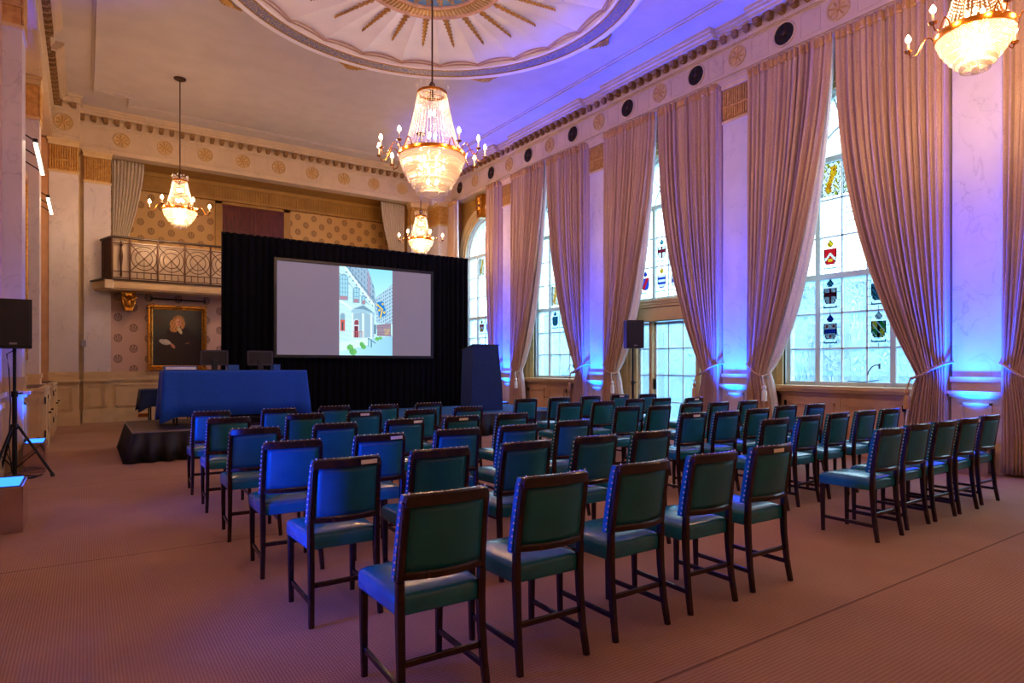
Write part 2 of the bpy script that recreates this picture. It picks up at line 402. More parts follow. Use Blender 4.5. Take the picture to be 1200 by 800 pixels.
for k in range(8):
    t = PI/4*k; a = MB()
    for i in range(-3, 4):
        aa = t+i*.38
        x, y, z = P3(3.95, t, ZC-.03); x2, y2 = x+.20*math.cos(aa), y+.20*math.sin(aa)
        a.bar([(x, y, z), ((x+x2)/2, (y+y2)/2, z-.02), (x2, y2, z-.01)], [.02, .05, .035], .03, (-math.sin(aa), math.cos(aa), 0))
    a.tube([P3(3.97, t-.085, ZC-.02), P3(4.02, t-.05, ZC-.03), P3(3.98, t, ZC-.04), P3(4.02, t+.05, ZC-.03), P3(3.97, t+.085, ZC-.02)], .022, 6)
    a.build('palmette', 'old_gold', ceil, smooth=True)
# raised strip mouldings around the ceiling field
a = MB()
def strip(pts, w=.16):
    for (x0, y0), (x1, y1) in zip(pts, pts[1:]):
        for hw_, dz in ((w/2, .03), (w/5, .065)):
            if x0 == x1: a.box(x0-hw_, min(y0, y1)+hw_, ZC-dz, x0+hw_, max(y0, y1)-hw_, ZC)
            else: a.box(min(x0, x1)-hw_, y0-hw_, ZC-dz, max(x0, x1)+hw_, y0+hw_, ZC)
strip([(.20, YF), (.20, 18.75), (.95, 18.75), (.95, 19.38), (9.15, 19.38), (9.15, 18.75), (9.9, 18.75), (9.9, YF)])
a.build('ceiling_strip', 'ceiling_paint', ceil)

# ------------------------------------------------------------------ wall helpers in a wall frame
# frame: origin o, direction along u, outward (into room) n ; local (s, d, z) -> world
class Frame:
    def __init__(f, o, u, n): f.o, f.u, f.n = o, u, n
    def box(f, mb, s0, s1, d0, d1, z0, z1):
        x0 = f.o[0]+f.u[0]*s0+f.n[0]*d0; y0 = f.o[1]+f.u[1]*s0+f.n[1]*d0
        x1 = f.o[0]+f.u[0]*s1+f.n[0]*d1; y1 = f.o[1]+f.u[1]*s1+f.n[1]*d1
        mb.box(x0, y0, z0, x1, y1, z1)
    def P(f, s, d, z): return (f.o[0]+f.u[0]*s+f.n[0]*d, f.o[1]+f.u[1]*s+f.n[1]*d, z)
    def panel(f, mb, s0, s1, z0, z1, d, w=.035, t=.03):
        for a_, b_, c_, e_ in ((s0, s1, z0, z0+w), (s0, s1, z1-w, z1), (s0, s0+w, z0, z1), (s1-w, s1, z0, z1)):
            f.box(mb, a_, b_, d, d+t, c_, e_)
        i = w*1.0
        for a_, b_, c_, e_ in ((s0+i, s1-i, z0+i, z0+i+w*.5), (s0+i, s1-i, z1-i-w*.5, z1-i), (s0+i, s0+i+w*.5, z0+i, z1-i), (s1-i-w*.5, s1-i, z0+i, z1-i)):
            f.box(mb, a_, b_, d, d+t*.5, c_, e_)
FR = Frame((XR, 0), (0, 1), (-1, 0))     # right wall, s = y
FL_ = Frame((XL, 0), (0, 1), (1, 0))     # left wall, s = y
FB = Frame((0, YB), (1, 0), (0, -1))     # back wall, s = x

def dado(frame, root, s0, s1, d, panels=True, skirt=True):
    a = MB()
    frame.box(a, s0, s1, -.3, d, 0, 1.38)
    frame.box(a, s0-.015, s1+.015, d, d+.03, 0, .24); frame.box(a, s0-.01, s1+.01, d, d+.02, .24, .27); frame.box(a, s0-.005, s1+.005, d, d+.012, .27, .30)
    frame.box(a, s0-.02, s1+.02, d, d+.05, 1.15, 1.18); frame.box(a, s0-.01, s1+.01, d, d+.03, 1.11, 1.15)
    frame.box(a, s0, s1, d, d+.012, 1.28, 1.38)
    if panels and s1-s0 > .35:
        n = max(1, round((s1-s0)/1.6)); w = (s1-s0)/n
        for i in range(n): frame.panel(a, s0+i*w+.11, s0+(i+1)*w-.11, .42, 1.03, d)
    return a.build('dado', 'cream', root)

def pilaster(frame, root, s0, s1, d, back=-.45, ledge=.05):
    a = MB(); frame.box(a, s0, s1, back, d, 1.38, 6.50); a.build('marble_shaft', 'marble', root)
    a = MB(); frame.box(a, s0-.01, s1+.01, back, d+.01, 0, 1.38)
    frame.box(a, s0-.04, s1+.04, back, d+.05, 0, .30); frame.box(a, s0-.03, s1+.03, back, d+.03, .30, .34)
    frame.box(a, s0-.03, s1+.03, back, d+ledge+.0, 1.08, 1.12); frame.box(a, s0-.05, s1+.05, back, d+ledge+.04, 1.12, 1.17)
    frame.box(a, s0-.02, s1+.02, back, d+.03, 1.30, 1.38)
    frame.panel(a, s0+.11, s1-.11, .42, 1.00, d+.01)
    a.build('pedestal', 'cream', root)
    a = MB(); frame.box(a, s0+.01, s1-.01, back, d-.012, 6.50, 7.20)
    n = max(3, round((s1-s0)/.052))
    for i in range(n):
        s = s0+(i+.5)*(s1-s0)/n
        for z0, z1 in ((6.56, 6.78), (6.82, 7.14)):
            a.tube([frame.P(s, d+.008, z0), frame.P(s, d+.008, z1)], .019, 6)
    frame.box(a, s0-.01, s1+.01, back, d+.012, 6.785, 6.815)
    a.build('capital', 'capital_gold', root, label='gilded ribbed capital')
    a = MB(); frame.box(a, s0-.02, s1+.02, back, d+.02, 6.46, 6.52); frame.box(a, s0-.02, s1+.02, back, d+.03, 7.16, 7.26); frame.box(a, s0-.04, s1+.04, back, d+.05, 7.26, 7.32)
    a.build('capital_moulding', 'cream', root)

def entablature(frame, root, s0, s1, breaks, off=0., depth=-.55, gap=.5):
    """architrave + frieze + cornice; `breaks`: [(a,b)] stretches where the cornice is shallow"""
    a = MB()
    frame.box(a, s0, s1, depth, off+.0, 7.32, 8.02)
    frame.box(a, s0, s1, off, off+.03, 7.32, 7.37); frame.box(a, s0, s1, off, off+.045, 7.43, 7.48); frame.box(a, s0, s1, off, off+.02, 7.37, 7.43)
    frame.box(a, s0, s1, off, off+.03, 8.00, 8.05)
    a.build('frieze', 'frieze_marble', root)
    a = MB(); b_ = MB()
    pts = [s0]+[q_ for br in breaks for q_ in br]+[s1]
    for i in range(len(pts)-1):
        u0, u1 = pts[i], pts[i+1]
        if u1-u0 < .05: continue
        pr = .14 if i % 2 else .30
        frame.box(a, u0, u1, -.3, off+.06, 8.02, 8.09)
        frame.box(a, u0, u1, -.3, off+.03, 8.09, 8.26)
        frame.box(a, u0, u1, -.3, off+pr-.06, 8.24, 8.30); frame.box(a, u0, u1, -.3, off+pr, 8.30, 8.36); frame.box(a, u0, u1, -.3, off+pr+.04, 8.36, ZC)
        n = max(1, round((u1-u0)/.262))
        for k in range(n):
            s = u0+(k+.5)*(u1-u0)/n
            frame.box(b_, s-.055, s+.055, off+.03, off+min(.19, pr-.02), 8.13, 8.245)
            frame.box(b_, s-.04, s+.04, off+.03, off+min(.15, pr-.04), 8.10, 8.13)
    a.build('cornice', 'frieze_marble', root); b_.build('modillions', 'cornice_gold', root)

def roundel(frame, s, z, r, vent, label, group):
    nm = 'vent_grille' if vent else 'frieze_rosette'
    t = thing(nm, label, 'vent' if vent else 'rosette', frame.P(s, 0, z), 0, group)
    o = Vector(frame.P(s, 0, z))
    def W_(u, v, d):
        p = frame.P(s+u, d, z+v); return tuple(Vector(p)-o)
    a = MB(); n = 28
    rings = []
    for rr, d in ((r, 0), (r, .022), (r*.93, .032), (r*.86, .022), (r*.84, .004)):
        rings.append([W_(rr*math.cos(2*PI*k/n), rr*math.sin(2*PI*k/n), d) for k in range(n)])
    a.loft(rings); a.build('rim', 'frieze_marble' if vent else 'rosette_plaster', t, smooth=True)
    a = MB(); a.loft([[W_(r*.85*math.cos(2*PI*k/n), r*.85*math.sin(2*PI*k/n), .004) for k in range(n)], [W_(0.01*math.cos(2*PI*k/n), .01*math.sin(2*PI*k/n), .006) for k in range(n)]])
    a.build('ground', 'dark_void' if vent else 'rosette_plaster', t)
    a = MB()
    for k in range(8):
        t_ = PI/4*k+.2
        def q_(rr, w, d): return W_(rr*math.cos(t_)-w*math.sin(t_), rr*math.sin(t_)+w*math.cos(t_), d)
        ws = [.01, r*.10, r*.03] if not vent else [.008, r*.035, .008]
        rings = []
        for rr, w in zip((r*.12, r*.5, r*.83), ws):
            rings.append([q_(rr, -w, .006), q_(rr, 0, .026), q_(rr, w, .006)])
        a.loft(rings, closed=False)
    a.loft([[W_(rr*math.cos(2*PI*k/10), rr*math.sin(2*PI*k/10), d) for k in range(10)] for rr, d in ((r*.2, .006), (r*.17, .03), (.004, .036))], cap=True)
    a.build('spokes' if vent else 'petals', 'bronze' if vent else 'rosette_gilt', t)
    return t

# ------------------------------------------------------------------ right wall (windows)
wr = sroot('wall_right')
for p in PILS:
    if p > 0: pilaster(FR, wr, p-.31, p+.31, .03)
pilaster(FR, wr, YF, -.03, .03)
entablature(FR, wr, YF, YB, [(p-.40, p+.40) for p in PILS if p > 0], depth=-.42)
a = MB()
for k in range(20):       # thin sunk panels between the roundels
    s = 5.79+1.023*(k-6)+.5115
    if s < .2 or s > 20: continue
    FR.panel(a, s-.19, s+.19, 7.53, 7.97, .0, .012, .006)
a.build('frieze_panels', 'frieze_marble', wr)
vi = ri_ = 0
for k in range(0, 14):
    s = 5.79+1.023*k
    vent = k % 2 == 1
    if vent:
        roundel(FR, s, 7.755, .235, True, f'black round vent grille on the window wall frieze, {ORD[vi]} from the near end', 'round vents in the window wall frieze'); vi += 1
    else:
        roundel(FR, s, 7.755, .205, False, f'plaster and gilt rosette on the window wall frieze, {ORD[ri_]} from near end', 'rosettes on the window wall frieze'); ri_ += 1

XW = 11.2      # recess wall
def arch_pts(c, r, z0, zs, n=24):
    pts = [(c-r, z0)]+[(c-r*math.cos(PI*i/n), zs+r*math.sin(PI*i/n)) for i in range(n+1)]+[(c+r, z0)]
    return pts
ZS = 5.30; RW = 1.28
SHIELDS = {}
def shield(style):
    """small painted coat of arms as coloured cells: returns dict (i,j)->colour on a 14 x 22 grid"""
    Wd, Ht = 14, 22; out = {}
    red, blue, white, yel, blk, teal, grn, mar = (.80,.10,.14), (.16,.26,.72), (.95,.96,.97), (.92,.74,.16), (.06,.06,.08), (.30,.62,.72), (.22,.55,.25), (.45,.10,.18)
    for j in range(Ht):
        for i in range(Wd):
            x = (i+.5)/Wd*2-1; y = (j+.5)/Ht     # y 0 bottom
            col = None
            if .22 < y < .74:                                # shield body
                hw = .80 if y > .42 else .80*math.sqrt(max(0, 1-((.42-y)/.22)**2))
                if abs(x) < hw:
                    edge = abs(x) > hw-.13 or y > .71
                    if style == 0: col = white if abs((y-.56)+abs(x)*.28) < .055 else (yel if abs(x) < .22 and .30 < y < .42 else red)
                    elif style == 1: col = mar if (abs(x) < .2 or abs(y-.52) < .05) else white
                    elif style == 2: col = blue if abs(y-.48) < .06 else (red if (abs(abs(x)-.45) < .18 and abs(y-.62) < .05) or (abs(x) < .2 and abs(y-.33) < .05) else white)
                    elif style == 3: col = (yel if (x < 0) == (y > .5) else grn) if not (abs(x) < .1) else blk; col = white if (i+j) % 5 == 0 else col
                    elif style == 4: col = red if abs(x-(y-.5)*2.2) < .3 else blue
                    elif style == 5: col = blue if j % 4 < 2 else white
                    else: col = teal if (i+j) % 3 else blk
                    if edge: col = blk
            elif y >= .76:                                    # helm and crest
                if abs(x) < .42*(1-((y-.86)/.14)**2): col = [yel, teal, blue, white, blue, yel, teal][style % 7] if (i+j) % 4 else blk
            elif .06 < y < .17:                               # ribbon
                if abs(y-.10-.05*x*x) < .03: col = teal if abs(x) < .9 else None
            if col: out[(i, j)] = col
    return out, Wd, Ht
def add_shield(parent, y0, y1, z0, z1, style, X=11.338):
    cells, Wd, Ht = shield(style); a = MB()
    w, h = (y1-y0), (z1-z0)
    for (i, j), c in cells.items():
        # as seen from the room, left is larger y
        ya = y1-w*i/Wd; yb = y1-w*(i+1)/Wd; za = z0+h*j/Ht; zb = z0+h*(j+1)/Ht
        a.add([(X, ya, za), (X, yb, za), (X, yb, zb), (X, ya, zb)], [(0, 1, 2, 3)], c)
    a.build('stained_glass_arms', 'stained', parent, label='stained glass coat of arms')
    b_ = MB()
    ym = (y0+y1)/2
    for z in (z0+h*.12, z0+h*.35, z0+h*.6, z0+h*.85):
        b_.box(X-.004, y1+.05, z-.004, X, ym+w*.42, z+.004); b_.box(X-.004, ym-w*.42, z-.004, X, y0-.05, z+.004)
    b_.box(X-.004, ym-.004, z0-.04, X, ym+.004, z0+h*.07); b_.box(X-.004, ym-.004, z0+h*.98, X, ym+.004, z1+.04)
    b_.build('lead', 'black_metal', parent)
def add_mosaic(parent, y0, y1, z0, z1, seed):
    """old leaded stained glass: a golden beast on white quarries with dark leads"""
    rnd = random.Random(seed); a = MB(); n, m_ = 22, 26; X = 11.338
    for i in range(n):
        for j in range(m_):
            x = (i+.5)/n*2-1; y = (j+.5)/m_*2-1
            body = abs(x-.25*math.sin(y*3)) < .28 and -.8 < y < .75
            scroll = math.sin(x*9+3*math.sin(y*4+seed))*math.cos(y*8+2*x) > .45
            lead = (abs(math.sin(x*7+y*5)) < .16) or (abs(math.sin(x*6-y*6)) < .14)
            c = (.95, .95, .93)
            if scroll: c = rnd.choice([(.85, .68, .15), (.75, .72, .25), (.55, .62, .25)])
            if body: c = rnd.choice([(.93, .70, .12), (.86, .58, .10), (.70, .40, .08)]) if seed % 2 == 0 else rnd.choice([(.2, .3, .75), (.75, .12, .15), (.9, .75, .2)])
            if lead and not body: c = (.05, .05, .06)
            ya = y1-(y1-y0)*i/n; yb = y1-(y1-y0)*(i+1)/n; za = z0+(z1-z0)*j/m_; zb = z0+(z1-z0)*(j+1)/m_
            a.add([(X, ya, za), (X, yb, za), (X, yb, zb), (X, ya, zb)], [(0, 1, 2, 3)], c)
    a.build('stained_glass_panel', 'stained', parent, label='leaded glass with a golden beast and scrolls')

def make_window(idx, c, door=False):
    w = sroot(f'window_{idx}')
    zb = 1.20; base = 3.12 if door else zb
    # recess wall with arched opening
    a = MB(); y0, y1 = c-1.74, c+1.74; low = 0 if door else 1.18
    for ya, yb in ((y0, c-RW), (c+RW, y1)): a.box(XW, ya, 0, XW+.06, yb, ZS)
    if not door: a.box(XW, c-RW, 0, XW+.06, c+RW, low)
    A = arch_pts(c, RW, ZS, ZS)[1:-1]
    for (ya, za), (yb, zb_) in zip(A, A[1:]):
        a.add([(XW, ya, za), (XW, yb, zb_), (XW, yb, 7.4), (XW, ya, 7.4), (XW+.06, ya, za), (XW+.06, yb, zb_), (XW+.06, yb, 7.4), (XW+.06, ya, 7.4)],
              [(0, 1, 2, 3), (4, 7, 6, 5), (0, 4, 5, 1)])
    a.box(XW, y0, ZS, XW+.06, c-RW, 7.4); a.box(XW, c+RW, ZS, XW+.06, y1, 7.4)
    a.build('recess_wall', 'ochre', w)
    a = MB(); a.box(XW, y0-.02, 0, XW-.03, c-RW-.3, 1.1); a.box(XW, c+RW+.3, 0, XW-.03, y1+.02, 1.1)
    a.box(XW, y0, 1.1, XW-.06, c-RW-.25, 1.17); a.box(XW, c+RW+.25, 1.1, XW-.06, y1, 1.17)
    a.build('recess_dado', 'cream', w)
    # reveal
    a = MB(); pts = arch_pts(c, RW, 0 if door else 1.18, ZS)
    a.loft([[(XW, y, z) for y, z in pts], [(XW+.38, y, z) for y, z in pts]], closed=False); a.build('reveal', 'window_paint', w, smooth=True)
    # arch mouldings
    a = MB()
    for r0, r1, dd in ((RW+.0, RW+.10, .03), (RW+.10, RW+.24, .07), (RW+.24, RW+.36, .11)):
        pi, po = arch_pts(c, r0, 1.18 if not door else 0, ZS, 32), arch_pts(c, r1, 1.18 if not door else 0, ZS, 32)
        a.loft([[(XW, y, z) for y, z in pi], [(XW-dd, y, z) for y, z in pi], [(XW-dd, y, z) for y, z in po], [(XW, y, z) for y, z in po]], closed=False)
    a.build('arch_moulding', 'cream', w, smooth=True)
    a = MB()
    a.prism([(c-.13, ZS+RW-.06), (c+.13, ZS+RW-.06), (c+.20, 7.30), (c-.20, 7.30)], 'x', XW-.24, XW)
    a.lathe([(0, 0), (.12, .02), (.15, .10), (.10, .2), (.13, .3), (.16, .42), (0, .46)], (XW-.2, c, ZS+RW+.18), 12)
    for sg in (-1, 1): a.tube([(XW-.2, c+sg*.16, 7.28), (XW-.27, c+sg*.18, 7.1), (XW-.22, c+sg*.12, 6.9), (XW-.26, c+sg*.05, 6.65)], .035, 7)
    a.build('keystone', 'gold', w, smooth=True, label='gilded carved keystone bracket')
    # sash: outer frame, mullions, bars
    X0, X1 = 11.32, 11.40
    a = MB()
    pi, po = arch_pts(c, RW-.07, base, ZS), arch_pts(c, RW+.02, base, ZS)
    a.loft([[(X0, y, z) for y, z in po], [(X0, y, z) for y, z in pi], [(X1, y, z) for y, z in pi], [(X1, y, z) for y, z in po]], closed=False)
    a.box(X0-.03, c-RW, base-.06, X1, c+RW, base+.05)
    for sg in (-1, 1): a.box(X0-.01, c+sg*.66-.045, base, X1, c+sg*.66+.045, ZS+.0)
    for z in (3.19, 5.34): 
        if z > base+.1: a.box(X0-.02, c-RW+.03, z-.05, X1, c+RW-.03, z+.05)
    a.box(X0-.012, c-.60, base, X1, c-.57, ZS) if False else None
    a.build('window_frame', 'window_paint', w)
    a = MB()
    zz = [3.92, 4.61]+([] if door else [1.86, 2.51])
    for z in zz: a.box(X0+.02, c-RW+.05, z-.014, X1-.02, c+RW-.05, z+.014)
    for y in (c-.22, c+.22): a.box(X0+.02, y-.013, base, X1-.02, y+.013, ZS)
    ri = .66
    a.tube([(11.36, c-ri*math.cos(PI*i/20), ZS+ri*math.sin(PI*i/20)) for i in range(21)], .022, 6)
    for ang in (45, 72, 108, 135): 
        t_ = math.radians(ang); a.bar([(11.36, c+ri*math.cos(t_), ZS+ri*math.sin(t_)), (11.36, c+1.22*math.cos(t_), ZS+1.22*math.sin(t_))], .03, .03)
    for y in (c-.22, c+.22): a.box(X0+.02, y-.013, ZS, X1-.02, y+.013, ZS+.62)
    a.build('glazing_bars', 'window_paint', w)
    a = MB(); g = arch_pts(c, RW-.03, base, ZS)
    a.add([(11.352, y, z) for y, z in g], [tuple(range(len(g)))])
    a.build('pane', 'glass', w)
    if not door:
        a = MB(); a.box(11.33, c-1.62, 1.12, XR-.02, c+1.62, 1.18); a.box(11.0, c-1.6, 1.07, XR+.03, c+1.6, 1.12); a.build('window_sill', 'cream', w)
        a = MB()
        a.tube([(11.29, c-.445, 1.55), (11.24, c-.42, 1.56), (11.22, c-.36, 1.52), (11.23, c-.30, 1.44), (11.24, c-.28, 1.38)], .010, 6); a.box(11.29, c-.455, 1.49, 11.32, c-.435, 1.58)
        a.tube([(11.29, c+.1, 1.27), (11.25, c-.2, 1.26), (11.27, c-.45, 1.29)], .008, 5)
        a.build('window_latch', 'black_metal', w)
    return w
wins = [make_window(i+1, c, door=(i == 2)) for i, c in enumerate(BAYS)]
w2, c = wins[1], BAYS[1]
add_shield(w2, c+.29, c+.58, 3.27, 3.86, 0); add_shield(w2, c+.29, c+.58, 2.55, 3.13, 1); add_shield(w2, c+.29, c+.58, 1.90, 2.48, 2)
add_shield(w2, c-.56, c-.27, 1.90, 2.48, 3); add_shield(w2, c-.56, c-.27, 2.55, 3.13, 6)
add_mosaic(w2, c+.235, c+.61, 4.66, 5.28, 2); add_mosaic(w2, c-.20, c+.20, 4.66, 5.28, 5); add_mosaic(w2, c-.61, c-.235, 4.66, 5.28, 4)
a = MB()
for z, n_ in ((4.40, 7), (4.31, 6), (4.15, 9), (4.08, 4)):
    y = c+.14
    for k in range(n_): a.box(11.33, y-.03, z-.012, 11.336, y, z+.012); y -= .04
a.build('faint_inscription', 'facade', w2)
w3, c = wins[2], BAYS[2]
add_shield(w3, c+.80, c+1.10, 3.25, 3.85, 4); add_shield(w3, c+.27, c+.58, 3.25, 3.88, 5); add_shield(w3, c+.27, c+.58, 3.97, 4.55, 1); add_shield(w3, c-.15, c+.15, 3.25, 3.85, 2)
w4, c = wins[3], BAYS[3]; add_shield(w4, c+.28, c+.58, 2.58, 3.12, 6); add_shield(w4, c-.15, c+.15, 2.58, 3.12, 3); add_mosaic(w4, c+.27, c+.60, 3.30, 3.86, 4)
w5, c = wins[4], BAYS[4]; add_shield(w5, c+.26, c+.60, 2.58, 3.12, 0); add_mosaic(w5, c+.25, c+.6, 4.66, 5.26, 2); add_shield(w5, c-.15, c+.15, 2.58, 3.12, 4)
w1, c = wins[0], BAYS[0]; add_shield(w1, c+.27, c+.58, 2.58, 3.12, 2)

# glazed garden door below window 3
d1 = sroot('door_1'); c = BAYS[2]
a = MB(); a.box(11.12, c-1.5, 2.62, 11.45, c+1.5, 3.06); a.box(11.04, c-1.55, 2.92, 11.4, c+1.55, 2.98); a.box(11.0, c-1.58, 2.98, 11.4, c+1.58, 3.04); a.box(10.97, c-1.6, 3.04, 11.4, c+1.6, 3.08)
a.box(11.08, c-.78, 2.60, 11.3, c+.78, 2.90)
a.box(11.09, c-1.52, 2.60, 11.3, c+1.52, 2.66); a.build('entablature', 'cream', d1)
a = MB()
for s in (-1.22, -.70, .70, 1.22): a.cbox(11.24, c+s-.055, 0, 11.42, c+s+.055, 2.62, .015)
a.build('door_posts', 'cream', d1)
a = MB()
def sash(mb, y0, y1, z0, z1, nx, nz, X=11.33):
    mb.box(X, y0, z0, X+.05, y0+.06, z1); mb.box(X, y1-.06, z0, X+.05, y1, z1); mb.box(X, y0, z0, X+.05, y1, z0+.12); mb.box(X, y0, z1-.06, X+.05, y1, z1)
    for i in range(1, nx): y = y0+(y1-y0)*i/nx; mb.box(X+.01, y-.012, z0, X+.04, y+.012, z1)
    for i in range(1, nz): z = z0+(z1-z0)*i/nz; mb.box(X+.01, y0, z-.012, X+.04, y1, z+.012)
sash(a, c-.645, c+.645, .05, 2.58, 3, 4); a.build('door_leaf', 'window_paint', d1)
a = MB(); sash(a, c+.755, c+1.165, .05, 2.58, 1, 4); sash(a, c-1.165, c-.755, .05, 2.58, 1, 4); a.build('side_light', 'window_paint', d1)
a = MB(); a.add([(11.355, c-1.2, .05), (11.355, c+1.2, .05), (11.355, c+1.2, 2.6), (11.355, c-1.2, 2.6)], [(0, 1, 2, 3)]); a.build('pane', 'glass', d1)
a = MB(); a.cbox(11.27, c+.58, .98, 11.33, c+.63, 1.22, .01); a.tube([(11.29, c+.6, 1.1), (11.24, c+.6, 1.1), (11.23, c+.5, 1.1)], .012, 7); a.build('door_handle', 'black_metal', d1)
a = MB(); a.box(11.2, c-1.28, 0, 11.6, c+1.28, .05); a.build('threshold', 'cream', d1)

# outside: the pale building across the street
fb = thing('building', 'pale building across the street seen through the tall windows', 'building', (15.5, 10, 0))
a = MB(); a.box(0, -16, -3, 1.5, 22, 3.6); a.build('wall', 'facade', fb)
a = MB(); a.box(-.25, -16, 3.55, 1.5, 22, 3.75); a.box(-.12, -16, 1.3, 0, 22, 1.4); a.build('coping', 'facade', fb)
for k in range(12):
    a = MB(); y = -14+k*3.0; a.box(-.02, y, .2, .03, y+1.1, 2.6); f_ = a.build('window', 'facade_glass', fb)
a = MB(); a.box(11.7, -20, -1, 30, 40, -.12); struct(a.build('floor_outside', 'facade'))

# cupboards under the windows
def base_cupboard(c, w, label, doors=2, knobs=True):
    t = thing('window_cupboard', label, 'cupboard', (10.95, c, 0), 0, None)
    h = 1.06; a = MB(); a.box(.25, -w/2, 0, .02, w/2, h-.04); a.box(.25, -w/2-.02, h-.05, -.02, w/2+.02, h); a.box(.25, -w/2, 0, .0, w/2, .14); a.build('body', 'cupboard_paint', t)
    for i in range(doors):
        y0 = -w/2+.10+i*(w-.2)/doors+.004; y1 = -w/2+.10+(i+1)*(w-.2)/doors-.004
        a = MB(); a.box(-.01, y0, .17, .02, y1, h-.09)
        fr = Frame((-.01, 0), (0, 1), (-1, 0)); fr.panel(a, y0+.09, y1-.09, .27, h-.19, 0, .035, .028)
        dr = a.build('door', 'cupboard_paint', t)
        if knobs:
            k = MB(); yk = (y1-.06) if i == 0 else (y0+.06); k.lathe([(.0, 0), (.018, .005), (.022, .02), (.012, .035), (0, .036)], (-.035, yk, .62), 10); k.build('knob', 'black_metal', dr, smooth=True)
        yh = y0 if i == 0 else y1
        for z in (.28, h-.26): hg = MB(); hg.box(-.022, yh-.025, z, -.005, yh+.025, z+.1); hg.build('hinge', 'black_metal', dr)
    return t
mat_noise('cupboard_paint', (.80, .66, .55), (.76, .62, .51), 5, .45)
base_cupboard(5.83, 2.28, 'wide cream cupboard beneath the tall window nearest the right pilaster', knobs=False)
base_cupboard(14.29, 2.0, 'cream two-door cupboard with black knobs below window beside the lectern')
base_cupboard(18.07, 2.0, 'cream cupboard beneath the farthest window, mostly behind black drape')
base_cupboard(1.7, 2.28, 'cream cupboard beneath the window at the near right edge', knobs=False)

# ------------------------------------------------------------------ curtains
def curtain(c, sg, label):
    t = thing('curtain', label, 'curtain', (0, 0, 0), 0, 'tall brocade curtains on the window wall')
    XC = 10.66; yo = c+sg*1.69; yi0 = c+sg*(.05 if c < 18 else 1.05); yg = c+sg*1.33; ZT, ZG = 7.30, 1.38; NU, NV = 150, 44
    p = 2.3 if sg < 0 else 1.6; npl = 15; rnd = random.Random(int(c*10)+sg)
    ph = [rnd.uniform(-1.6, 1.6) for _ in range(npl+2)]; am = [rnd.uniform(.35, 1.45) for _ in range(npl+2)]
    def inner(z):
        if z >= ZG: tt = (ZT-z)/(ZT-ZG); return yi0+(yg-yi0)*tt**p
        tt = (ZG-z)/ZG; return yg-sg*.16*math.sin(min(1, tt*1.3)*PI/2)
    def fn(u, v):
        z = ZT-(ZT-.04)*v
        yin = inner(z); w = abs(yo-yin)
        k = u*npl; i = int(k); f_ = ph[i]*(1-(k-i))+ph[i+1]*(k-i); am_ = am[i]*(1-(k-i))+am[i+1]*(k-i)
        near = math.exp(-((z-ZG)/.35)**2)
        A = (.045+.03*min(1, (ZT-z)/2))*am_*(1-.45*near)
        d = .8*math.sin(2*PI*k+f_*1.3)+.35*math.sin(2*PI*k*2.37+f_*3+z*.25)
        # cloth bulges into the room where it is gathered
        x = XC-A*d-.05*near*math.sin(PI*u)
        uu = u+.012*math.cos(2*PI*k)
        y = yo+(yin-yo)*uu
        if z < .5: x -= .05*(.5-z)*am_
        return (x, y, z)
    vs = []
    a = MB(); a.grid(NU, NV, fn)
    # return from the outer edge to the wall
    rng = [(fn(0, j/NV)) for j in range(NV+1)]
    a.loft([[p_ for p_ in rng], [(11.12, p_[1]+sg*.015, p_[2]) for p_ in rng]], closed=False)
    a.build('drape', 'brocade', t, smooth='all', solid=.012)
    # pleated heading
    a = MB()
    def hd(u, v):
        x, y, z = fn(u, 0); z = 7.31-.17*v; k = u*npl*2
        return (x-.018-.012*abs(math.sin(PI*k)), y, z)
    a.grid(NU, 3, hd); a.build('heading', 'heading', t, smooth='all', solid=.008)
    # pale lining showing along the inner edge
    a = MB()
    def ln(u, v):
        z = ZT-(ZT-.3)*v; yin = inner(z); tt = min(1, (ZT-z)/(ZT-ZG)); wdt = (.02+.95*tt**2.2*(1-tt)**.6) if sg > 0 else .03
        if z < ZG: wdt = .1
        return (XC+.07+.03*math.sin(u*14), yin+sg*(.06-u*(wdt+.06)), z)
    a.grid(12, NV, ln); a.build('lining', 'lining', t, smooth='all', solid=.004, label='white lining')
    # cord tieback and tassel
    a = MB()
    a.tube([(XC+.10, yg-sg*.05, ZG-.0), (XC-.14, yg-sg*.04, ZG-.03), (XC-.17, yg+sg*.10, ZG+.02), (XC-.12, yo-sg*.12, ZG+.12), (XC-.02, yo+sg*.02, ZG+.20), (XR-.0, yo+sg*.06, ZG+.22)], .02, 8)
    tb = a.build('tieback', 'brocade', t, smooth=True)
    a = MB(); y = yg-sg*.08; a.tube([(XC-.15, y+sg*.03, ZG-.02), (XC-.17, y, ZG-.14), (XC-.16, y-sg*.02, ZG-.22)], .012, 6)
    a.lathe([(0, .0), (.03, -.01), (.038, -.05), (.02, -.08), (.045, -.12), (.05, -.30), (0, -.31)], (XC-.16, y-sg*.02, ZG-.20), 12)
    a.build('tassel', 'lining' if sg > 0 else 'heading', tb, smooth=True)
    return t
pos_words = ['window past the right edge', 'big full window at right', 'garden door window', 'window left of the garden door', 'farthest window by the black drape']
for i, c in enumerate(BAYS):
    for sg in (1, -1):
        side = 'far side' if sg > 0 else 'near side'
        curtain(c, sg, f'pinkish brocade curtain tied back, {side} of the {pos_words[i]}')

